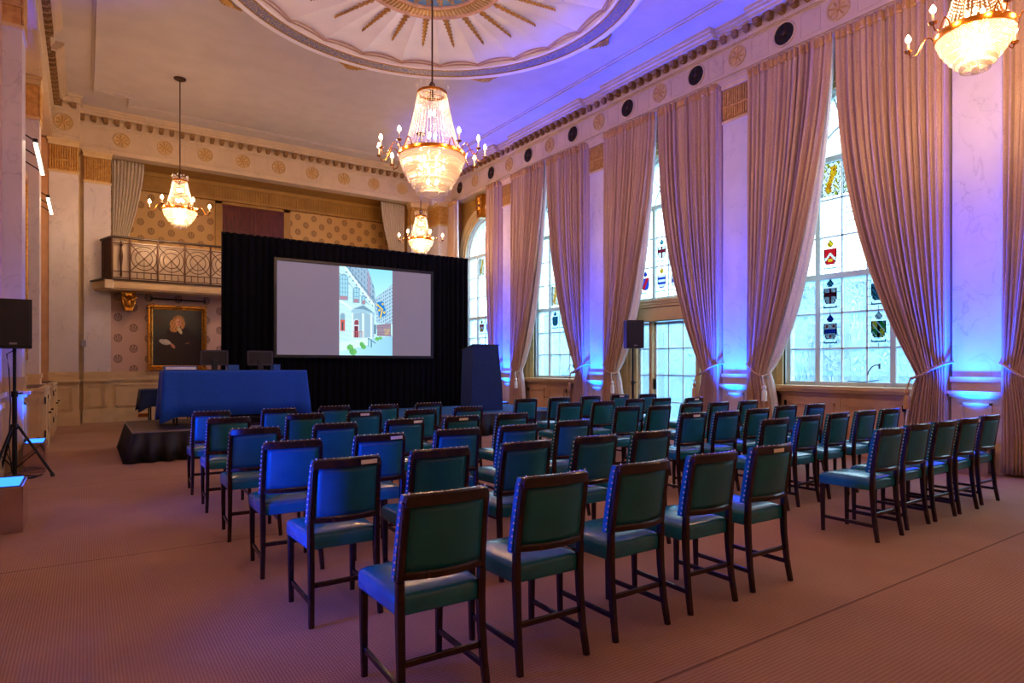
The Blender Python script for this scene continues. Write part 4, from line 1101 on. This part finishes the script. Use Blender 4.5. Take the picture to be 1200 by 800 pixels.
# blue draped conference table
def draped(x0, x1, y0, y1, zt, zb, zc, mat, label, name, legz, ears=.05):
    t = thing(name, label, 'table', ((x0+x1)/2, (y0+y1)/2, legz)); cx, cy = (x0+x1)/2, (y0+y1)/2
    a = MB(); per = []
    C_ = [(x0, y0), (x1, y0), (x1, y1), (x0, y1)]
    rnd = random.Random(5)
    for k in range(4):
        (xa, ya), (xb, yb) = C_[k], C_[(k+1) % 4]; L = math.hypot(xb-xa, yb-ya); n = max(8, int(L*22)); nx, ny = (yb-ya)/L, -(xb-xa)/L
        for i in range(n):
            f_ = i/n; s_ = min(f_*L, (1-f_)*L); e = math.exp(-(s_/.10)**2); wv = .012*math.sin(f_*L*9+k)+.02*math.exp(-((s_-.22)/.07)**2)*-1
            dx, dy = (xb-xa)/L, (yb-ya)/L; sgn_ = -1 if f_ < .5 else 1
            per.append(((xa+dx*f_*L, ya+dy*f_*L), (nx+dx*e*sgn_*.9, ny+dy*e*sgn_*.9), e, wv))
    rows = []
    for v in (0, .04, .2, .45, .7, 1):
        r_ = []
        for (px, py), (ox, oy), e, wv in per:
            zbot = zb+(zc-zb)*e; off = (.012+(.02+wv+ears*e)*v)
            r_.append((px+ox*off-cx, py+oy*off-cy, (zt-.01-(zt-zbot)*v if v else zt)-legz))
        rows.append(r_)
    ctr = [((px-cx)*.98, (py-cy)*.98, zt+.002-legz) for (px, py), _, _, _ in per]
    a.loft([ctr]+rows); a.add(ctr, [tuple(range(len(ctr)))])
    a.build('tablecloth', mat, t, smooth='all', solid=.006)
    b_ = MB(); b_.box(x0+.02-cx, y0+.02-cy, zt-.04-legz, x1-.02-cx, y1-.02-cy, zt-.012-legz); b_.build('tabletop', 'door_wood', t)
    for x in (x0+.2, x1-.2):
        for y in (y0+.12, y1-.12):
            l = MB(); l.tube([(x-cx, y-cy, 0), (x-cx, y-cy, zt-.04-legz)], .018, 8); l.build('leg', 'black_metal', t)
    return t
draped(1.12, 3.52, 12.25, 12.95, 1.45, .66, .56, 'blue_cloth', 'long table under a bright blue cloth on the left stage', 'conference_table', .502)
draped(1.12, 2.4, 17.6, 18.4, .95, .55, .42, 'navy_cloth', 'small table under dark blue cloth by the back wall panelling', 'side_table', 0)
# things on the table
def monitor(x, y, label):
    t = thing('monitor', label, 'monitor', (x, y, 1.459), 0, 'monitors on the conference table')
    a = MB(); a.cbox(-.23, .0, .10, .23, .035, .36, .01); a.build('back_shell', 'black_plastic', t)
    a = MB()
    for q_ in ((-.235, -.21, .09, .37), (.21, .235, .09, .37), (-.235, .235, .345, .37), (-.235, .235, .09, .115)): a.box(q_[0], -.008, q_[2], q_[1], .0, q_[3])
    a.build('bezel', 'bezel_grey', t)
    a = MB(); a.cbox(-.05, -.03, 0, .05, .0, .20, .01); a.build('stand_neck', 'grille', t)
    a = MB(); a.cbox(-.12, -.06, .0, .12, .10, .015, .006); a.build('stand_base', 'black_plastic', t)
monitor(1.95, 12.55, 'flat monitor seen from behind, left one on the blue table')
monitor(2.75, 12.55, 'flat monitor seen from behind, right one on the blue table')
def bluebox(x, y, w, h, label):
    a = MB(); a.cbox(x-w/2, y-.12, 1.459, x+w/2, y+.12, 1.459+h, .008); o = tag(a.build('storage_box', 'box_blue', None), label, 'box')
    b_ = MB(); b_.box(x-w/2+.02, y-.124, 1.459+h*.2, x+w/2-.02, y-.12, 1.459+h*.8); b_.build('front_panel', 'lining' if w > .4 else 'box_blue', o)
pbsdf('box_blue', (.12, .36, .68), .35)
bluebox(1.40, 12.62, .52, .08, 'low blue folder box at the left end of the blue table')
bluebox(2.28, 12.7, .20, .10, 'small blue box between the two monitors')
bluebox(3.06, 12.7, .13, .11, 'small blue box right of the right monitor')

# lectern
lt = thing('lectern', 'dark navy cloth-covered lectern standing on the right stage', 'lectern', (7.69, 12.55, .502))
a = MB(); b0, t0 = .43, .33
rb = [(-b0, -.25), (b0, -.25), (b0, .25), (-b0, .25)]; rt = [(-t0-.05, -.25), (t0-.03, -.25), (t0-.03, .25), (-t0-.05, .25)]
a.loft([[(x, y, 0) for x, y in rb], [(x*.97, y, .5) for x, y in rb], [(rt[0][0], rt[0][1], 1.52), (rt[1][0], rt[1][1], 1.52), (rt[2][0], rt[2][1], 1.40), (rt[3][0], rt[3][1], 1.40)]], cap=True)
a.build('cloth_cover', 'navy_cloth', lt)
a = MB(); a.loft([[(-.40, -.26, 1.515), (.32, -.26, 1.515), (.32, .26, 1.395), (-.40, .26, 1.395)], [(-.40, -.26, 1.535), (.32, -.26, 1.535), (.32, .26, 1.415), (-.40, .26, 1.415)]], cap=True); a.build('reading_top', 'black_plastic', lt)

# ------------------------------------------------------------------ loudspeakers
def speaker(x, y, z, w, h, d, rz, label, tripod_label, tripod):
    t = thing('loudspeaker', label, 'loudspeaker', (x, y, z), rz, 'loudspeakers on poles')
    a = MB(); a.prism([(-w/2, -d/2), (w/2, -d/2), (w/2*.8, d/2), (-w/2*.8, d/2)], 'z', 0, h); a.build('cabinet', 'black_plastic', t)
    a = MB(); a.cbox(-w/2+.02, -d/2-.015, .03, w/2-.02, -d/2, h-.03, .008); a.build('grille', 'grille', t)
    a = MB(); a.box(-w*.10, -d/2-.018, .05, w*.10, -d/2-.014, .075); a.build('badge', 'grey_metal', t)
    a = MB(); a.lathe([(.0, -.05), (.022, -.05), (.022, 0), (0, 0)], (0, 0, 0), 10); a.build('pole_socket', 'black_metal', t)
    s_ = thing('tripod_stand', tripod_label, 'stand', (x, y, 0), rz, 'tripod stands')
    a = MB(); a.tube([(0, 0, .06), (0, 0, z-.05)], .02, 10); a.tube([(0, 0, .06), (0, 0, 1.15)], .028, 10); a.build('pole', 'black_metal', s_)
    a = MB(); a.lathe([(.0, 0), (.045, 0), (.05, .03), (.045, .07), (0, .08)], (0, 0, .68), 12); a.lathe([(.0, 0), (.038, 0), (.038, .08), (0, .08)], (0, 0, 1.12), 12); a.tube([(0, 0, 1.16), (.09, 0, 1.17)], .012, 6); a.build('collar', 'black_metal', s_)
    for k in range(3):
        t_ = -.05+2*PI*k/3; a = MB(); c_, sn = math.cos(t_), math.sin(t_)
        a.tube([(.04*c_, .04*sn, .72), (.42*c_, .42*sn, .03)], .017, 8); lg = a.build('leg', 'black_metal', s_)
        b_ = MB(); b_.tube([(.41*c_, .41*sn, .05), (.425*c_, .425*sn, .0)], .024, 8); b_.build('rubber_foot', 'black_plastic', lg)
        b_ = MB(); b_.tube([(.0, .0, .14), (.24*c_, .24*sn, .36)], .008, 6); b_.build('brace', 'black_metal', s_)
speaker(-.80, 10.85, 1.78, .40, .66, .36, .0, 'black loudspeaker on tripod at the left edge of the hall', 'black tripod stand holding the left loudspeaker', True)
speaker(10.12, 10.05, 1.93, .40, .62, .34, -.45, 'black loudspeaker in front of the garden door', 'black tripod stand holding the loudspeaker by the garden door', True)
a = MB(); a.tube([(-.80, 10.85, 1.76), (-.88, 10.80, 1.70), (-.86, 10.84, 1.5), (-.84, 10.83, 1.0), (-.86, 10.82, .5), (-.83, 10.84, .1), (-.95, 10.7, .02), (-.70, 10.6, .015), (-.55, 10.9, .015), (-.78, 11.15, .015), (-.95, 10.9, .015), (-.6, 10.75, .015), (-.5, 11.0, .02)], .008, 6)
tag(a.build('cable', 'black_plastic', None, smooth=True), 'black cable hanging from left loudspeaker and coiled on the carpet', 'cable')

# ------------------------------------------------------------------ mirrored LED uplights
def uplight(x, y, label, sg):
    t = thing('led_uplight', label, 'lamp', (x, y, 0), 0, 'mirrored floor uplights at the pilasters')
    a = MB(); a.cbox(-.13, -.29, 0, .13, .29, .43, .006); a.build('mirrored_box', 'mirror', t)
    a = MB(); a.box(-.115, -.275, .43, .115, .275, .436); a.build('lens_tray', 'grille', t)
    a = MB()
    for k in range(3): a.box(-.10, -.26+k*.18, .436, .10, -.10+k*.18, .446)
    a.build('led_panel', 'led_strip', t)
    ld = bpy.data.lights.new('uplight_beam', 'SPOT'); ld.energy = BLUE_E; ld.color = (.0, .045, 1.0); ld.spot_size = math.radians(60); ld.spot_blend = .9; ld.shadow_soft_size = .08
    lo = bpy.data.objects.new('uplight_beam', ld); COL.objects.link(lo); lo.parent = t; lo.location = (0, 0, .52)
    lo.rotation_euler = (PI, sg*math.radians(4), 0)
    if sg < 0:
        ld.energy = BLUE_E*.35; ld.spot_size = math.radians(50)
        if y < 9:
            l2 = bpy.data.lights.new('added_room_wash', 'SPOT'); l2.energy = BLUE_E*(.13 if y < 5 else .08); l2.color = (.0, .06, 1.0); l2.spot_size = math.radians(130); l2.spot_blend = 1.0; l2.shadow_soft_size = .2  # extra spot added to throw blue across chairs and carpet, beside the upward beam
            o2 = bpy.data.objects.new('added_room_wash', l2); COL.objects.link(o2); o2.parent = t; o2.location = (.05, 0, .56); o2.rotation_euler = (PI, math.radians(60), 0)
names = ['behind the camera', 'beside the near pilaster', 'beside the middle pilaster', 'beside the fourth pilaster', 'beside the far pilaster']
for i, p in enumerate(PILS[1:]):
    uplight(10.46, p, f'mirrored blue uplight at foot of window wall pilaster, {ORD[i]} from the near end', 1)
for i, (p, yy) in enumerate(((3.74, 3.74), (7.84, 7.64), (11.93, 11.58))):
    uplight(-.61, yy, ['mirrored blue uplight on left wall out of frame', 'mirrored box with blue light at the bottom left edge of the view', 'mirrored box with blue light on top behind the left tripod'][i], -1)

# ------------------------------------------------------------------ chandeliers
def chandelier(x, y, zb, r, hc, hb, rc, arms, ra, nstr, label):
    t = thing('chandelier', label, 'chandelier', (x, y, zb), 0, 'crystal chandeliers')
    a = MB(); top = ZC-zb; a.tube([(0, 0, hc+.1), (0, 0, top)], .016 if r > .5 else .013, 8); a.lathe([(.0, 0), (.04, 0), (.06, .05), (.03, .10), (.0, .12)], (0, 0, hc+.1), 12); a.lathe([(.0, 0), (.03, 0), (.04, .1), (.025, .2), (0, .2)], (0, 0, hc-.1), 12)
    a.build('rod', 'bronze', t, smooth=True)
    a = MB(); a.lathe([(.0, -.0), (.06, -.02), (.13, -.0), (.14, .03), (0, .03)], (0, 0, top-.035), 16); a.build('ceiling_cup', 'bronze', t, smooth=True)
    a = MB(); n = 40
    for (r_, z0, z1, th) in ((r, -.035, .035, .014), (rc, hc-.02, hc+.02, .012)):
        a = MB(); zz = (z0+z1)/2
        for k in range(4): t_ = PI/2*k; a.tube([(0, 0, zz), (r_*math.cos(t_), r_*math.sin(t_), zz)], .008, 5)
        a.loft([[(rr*math.cos(2*PI*k/n), rr*math.sin(2*PI*k/n), z) for k in range(n)] for rr, z in ((r_-th, z0), (r_+th, z0), (r_+th*1.4, (z0+z1)/2), (r_+th, z1), (r_-th, z1), (r_-th, z0))])
        a.build('gilt_ring', 'brass', t, smooth=True)
    a = MB(); nb = int(hc/.038)
    for k in range(nstr):
        t_ = 2*PI*k/nstr
        for i in range(nb):
            f_ = (i+.5)/nb; rr = r*.98+(rc-r*.98)*(f_**.62); bs = .0125 if r > .5 else .009
            a.octa((rr*math.cos(t_), rr*math.sin(t_), .03+(hc-.05)*f_), bs, bs*1.2)
    a.build('bead_strands', 'crystal', t)
    a = MB()
    for k in range(16): t_ = 2*PI*k/16; a.octa((rc*1.15*math.cos(t_), rc*1.15*math.sin(t_), hc+.09+(.03 if k % 2 else 0)), .010, .03); a.tube([(rc*math.cos(t_), rc*math.sin(t_), hc), (rc*1.15*math.cos(t_), rc*1.15*math.sin(t_), hc+.08)], .003, 4)
    a.build('crown_drops', 'crystal', t)
    nt_ = 7 if r > .5 else 6
    for j in range(nt_):
        a = MB(); f_ = j/nt_; rr = max(r*.99*(1-f_**1.35*.78), .05); z = -.035-hb*.90*f_; sp = hb*.90/nt_; n = max(12, int(2*PI*rr/.026))
        for row in range(3):
            for k in range(n):
                t_ = 2*PI*(k+.5*(row % 2))/n; q_ = rr*(1-.02*row); a.octa((q_*math.cos(t_), q_*math.sin(t_), z-sp*(.18+.27*row)), .0125, sp*.20)
        a.lathe([(rr-.012, 0), (rr+.006, 0), (rr+.006, .008), (rr-.012, .008), (rr-.012, 0)], (0, 0, z), 32)
        a.build('crystal_tier', 'crystal', t)
    a = MB(); a.lathe([(0, -.05), (.03, -.035), (.04, 0), (.03, .035), (0, .05)], (0, 0, -hb+.02), 10); a.build('bottom_ball', 'crystal', t, smooth=True)
    # candle arms
    sc_ = .8 if r > .5 else .62
    right = math.atan2(y, x)-PI/2
    angs = [right-math.radians(q_) for q_ in ([62, 33, 4, -33, 125, 158, 185, 218] if arms == 8 else [5+60*k for k in range(6)])]
    for k in range(arms):
        t_ = angs[k]; c_, s_ = math.cos(t_), math.sin(t_)
        def Q(rad, z): return (rad*c_, rad*s_, z)
        a = MB(); g = ra-r
        a.tube([Q(r, 0), Q(r+g*.15, .13*sc_), Q(r+g*.35, .16*sc_), Q(r+g*.5, .04*sc_), Q(r+g*.65, -.10*sc_), Q(r+g*.88, -.12*sc_), Q(ra, -.02*sc_)], .009, 6)
        a.lathe([(.0, 0), (.035, .005), (.045, .025), (.012, .03), (0, .03)], Q(ra, -.03*sc_), 12)
        ar = a.build('arm', 'brass', t, smooth=True)
        a = MB(); a.lathe([(.0, 0), (.014, 0), (.014, .12*sc_+.03), (0, .12*sc_+.03)], Q(ra, 0), 8); a.build('candle_tube', 'candle', ar)
        a = MB(); a.lathe([(.004, 0), (.026, .02), (.029, .045), (.015, .075), (.002, .095)], Q(ra, .12*sc_+.03), 6); a.build('bulb', 'bulb', ar)
    a = MB()
    for (z, rad, nn) in ((hc*.32, .07, 4), (hc*.68, .05, 4), (-hb*.25, .20 if r > .5 else .12, 6), (-hb*.55, .10 if r > .5 else .06, 4)):  # the two lower clusters are added to brighten the crystal basket
        for k in range(nn):
            t_ = 2*PI*k/nn+.4; a.lathe([(.004, -.03), (.022, -.012), (.022, .015), (.004, .04)], (rad*math.cos(t_), rad*math.sin(t_), z), 6)
    a.build('inner_bulbs', 'inner_bulb', t)
chandelier(5.05, 9.91, 5.24, .58, 1.10, .84, .25, 8, .93, 42, 'largest crystal chandelier hanging from the centre of the painted ceiling dome')
chandelier(1.87, 16.89, 5.27, .37, .70, .44, .15, 6, .64, 30, 'small crystal chandelier hanging at left in front of the balcony')
chandelier(8.23, 16.89, 5.27, .37, .70, .44, .15, 6, .64, 30, 'small crystal chandelier above the right end of the black drape')
chandelier(8.23, 2.87, 5.27, .37, .70, .44, .15, 6, .64, 34, 'crystal chandelier at top right of the view in front of curtains')
chandelier(1.87, 2.87, 5.27, .37, .70, .44, .15, 6, .64, 20, 'crystal chandelier above the camera, out of view')

# ------------------------------------------------------------------ chairs
def curve_y(x, sag=.045, hwid=.215): return -sag*(1-(x/hwid)**2)
def make_chair():
    t = thing('dining_chair', 'x', 'chair', (0, 0, 0), 0, 'rows of teal leather chairs')
    # seat
    def ring(ins, z):
        pts = []; cr = .035
        y0, y1 = .045+ins, .53-ins; w0, w1 = .218-ins, .235-ins
        for (cx, cy, a0) in ((w1-cr, y1-cr, 0), (-w1+cr, y1-cr, 90), (-w0+cr, y0+cr, 180), (w0-cr, y0+cr, 270)):
            for i in range(5): q_ = math.radians(a0+22.5*i); pts.append((cx+cr*math.cos(q_), cy+cr*math.sin(q_), z))
        return pts
    a = MB(); a.loft([ring(.03, .440), ring(.004, .445), ring(0, .455), ring(0, .515), ring(.006, .53), ring(.025, .542), ring(.07, .552), ring(.15, .558)], cap=True)
    a.build('seat', 'leather', t, smooth='all')
    # front legs
    for sg in (-1, 1):
        a = MB(); a.bar([(sg*.205, .495, 0), (sg*.208, .498, .25), (sg*.208, .498, .445)], [.030, .036, .040], [.030, .036, .040]); a.build('leg', 'wood', t)
    for sg in (-1, 1):
        a = MB(); a.bar([(sg*.215, -.005, 0), (sg*.208, .022, .16), (sg*.204, .040, .34), (sg*.204, .046, .46), (sg*.206, .040, .60)], [.030, .033, .036, .038, .036], [.034, .038, .042, .045, .040]); a.build('leg', 'wood', t)
    for sg in (-1, 1):
        a = MB(); a.bar([(sg*.209, .022, .135), (sg*.205, .492, .135)], .018, .030); a.build('stretcher', 'wood', t)
    a = MB(); a.bar([(-.206, .036, .235), (.206, .036, .235)], .018, .030, (0, 1, 0)); a.build('stretcher', 'wood', t)
    # back frame: stiles, top rail, lower rail
    def yb(z): return .042-(z-.58)*.115-(z-.58)**2*.08      # rake of the back
    a = MB()
    for sg in (-1, 1):
        a.bar([(sg*(.206-.008*k/4), yb(.57+.385*k/4), .57+.385*k/4) for k in range(5)], .034, .030)
    n = 12
    def rail(z, h, th, hwid=.222, up=0):
        xs = [hwid*math.sin(PI/2*(2*i/n-1)) for i in range(n+1)]
        pts = [(x, yb(z)+curve_y(x, hwid=hwid), z+up*(1-abs(x/hwid)**3)) for x in xs]
        rings = []
        for i, (x, y, zz) in enumerate(pts):
            e = .60 if i in (0, n) else (.90 if i in (1, n-1) else 1)
            hh_ = h/2*e
            zz = zz-(h/2-hh_)*.8
            rings.append([(x, y-th/2, zz-hh_+.004), (x, y-th/2, zz+hh_-.008), (x, y-th/2+.008, zz+hh_), (x, y+th/2, zz+hh_), (x, y+th/2, zz-hh_)])
        a.loft(rings, cap=True)
    rail(.962, .060, .032, .208, .006); rail(.625, .038, .028, .200)
    a.build('back_frame', 'wood', t, smooth=True)
    # leather panel seen from behind
    a = MB()
    def pn(u, v): x = (-.192+.384*u)*(1-.03*v); z = .64+.30*v; return (x, yb(z)+curve_y(x)+.004-.006*math.sin(PI*u)*math.sin(PI*v), z)
    a.grid(10, 8, pn); a.build('back_panel', 'leather_back', t, smooth='all', solid=-.004)
    # front upholstery wrapping the sides
    a = MB(); nu = 12; rows = []
    for k in range(9):
        z = .60+.385*k/8; r_ = []
        ins = .075*k/8+(.0 if k < 8 else .03)
        y0 = yb(z)
        fr = [(x_, y0+curve_y(x_)+.050+.012*(1-(x_/.23)**4)*math.sin(PI*k/8)) for x_ in [.226*(1-2*i/nu) for i in range(nu+1)]]
        bk = [(-x_, y0+curve_y(x_)+.016) for x_ in [.226*(1-2*i/nu) for i in range(nu+1)]]
        rows.append([(x_*(1-ins), y_, z) for x_, y_ in fr]+[(x_*(1-ins), y_, z) for x_, y_ in bk])
    a.loft(rows, cap=True); a.build('back_cushion', 'leather', t, smooth=True)
    # nail heads
    a = MB()
    for sg in (-1, 1):
        for k in range(11): z = .62+.335*k/10; a.octa((sg*(.2285-.017*(z-.6)/.385), yb(z)+.024, z), .0068, .0072)
    for k in range(9): x = -.19+.38*k/8; a.octa((x, yb(.99)+curve_y(x)+.008, .9965), .0068, .0072)
    a.build('nail_trim', 'studs', t)
    return t
ROWY = [2.6, 3.8, 4.9, 6.1, 7.4, 8.6]
# measured places of the back's top: left block rows near to far
M = .973
LB = [[(1.38, 2.53), (2.06, 2.59), (2.74, 2.61), (3.41, 2.62), (4.09, 2.64)],
      [(1.35, 3.78), (2.03, 3.82), (2.75, 3.81), (3.45, 3.81), (4.09, 3.80)],
      [(1.31, 4.86), (2.03, 4.90), (2.78, 4.92), (3.45, 4.91), (4.20, 5.00)],
      [(1.29, 6.05), (2.05, 6.08), (2.82, 6.13), (3.53, 6.15), (4.20, 6.12)],
      [(1.30, 7.39), (2.15, 7.46), (2.86, 7.41), (3.60, 7.35), (4.37, 7.45)],
      [(1.30, 8.52), (2.12, 8.55), (2.90, 8.66), (3.60, 8.56), (4.34, 8.60)]]
RB = [[(6.10, 2.76), (6.78, 2.81), (7.37, 2.80), (7.95, 2.80), (8.66, 2.84)],
      [(6.14, 3.94), (6.84, 3.97), (7.54, 4.00), (8.21, 4.01), (8.83, 4.00)],
      [(6.08, 4.99), (6.63, 4.92), (7.37, 4.99), (8.28, 5.15), (8.99, 5.12)],
      [(6.23, 6.26), (6.77, 6.16), (7.60, 6.27), (8.17, 6.21), (8.92, 6.21)],
      [(6.17, 7.43), (6.81, 7.37), (7.77, 7.63), (8.37, 7.58), (9.00, 7.38)],
      [(6.27, 8.73), (6.99, 8.71), (7.80, 8.79), (8.67, 8.92), (9.33, 8.81)]]
rowname = ['nearest row', 'second row', 'third row', 'fourth row', 'fifth row', 'farthest row']
carded = {('L', 1, 0), ('L', 2, 1), ('L', 3, 2), ('L', 4, 2), ('L', 3, 3), ('L', 0, 4), ('R', 2, 0), ('R', 4, 4), ('R', 5, 3), ('R', 1, 2), ('R', 0, 3)}
chair0 = make_chair(); first = True; rnd = random.Random(11)
cards = MB()
for blk, B in (('L', LB), ('R', RB)):
    for r_, row in enumerate(B):
        for k, (x, y) in enumerate(row):
            if first: c_ = chair0; first = False
            else: c_ = copy_tree(chair0)
            c_.location = (x*M, y*M+.035, 0); c_.rotation_euler = (0, 0, math.radians(rnd.uniform(-2.5, 2.0)-1.0))
            bn = 'left block' if blk == 'L' else 'right block'
            has = (blk, r_, k) in carded
            c_['label'] = ('dark wood and teal leather chair' + (' with white card' if has else '') + f', {bn}, {rowname[r_]}, {ORD[k]} from left')
            if has:
                a = MB(); cx = -.02+.14*((k*3+r_) % 2)
                def cd(u, v): xx = cx-.055+.11*u; return (xx, .042-(.962-.58)*.115-(.962-.58)**2*.08+curve_y(xx, hwid=.222)-.0175, .95+.026*v)
                a.grid(4, 1, cd); a.build('name_card', 'paper', c_, solid=.001, label='small white card on top rail')
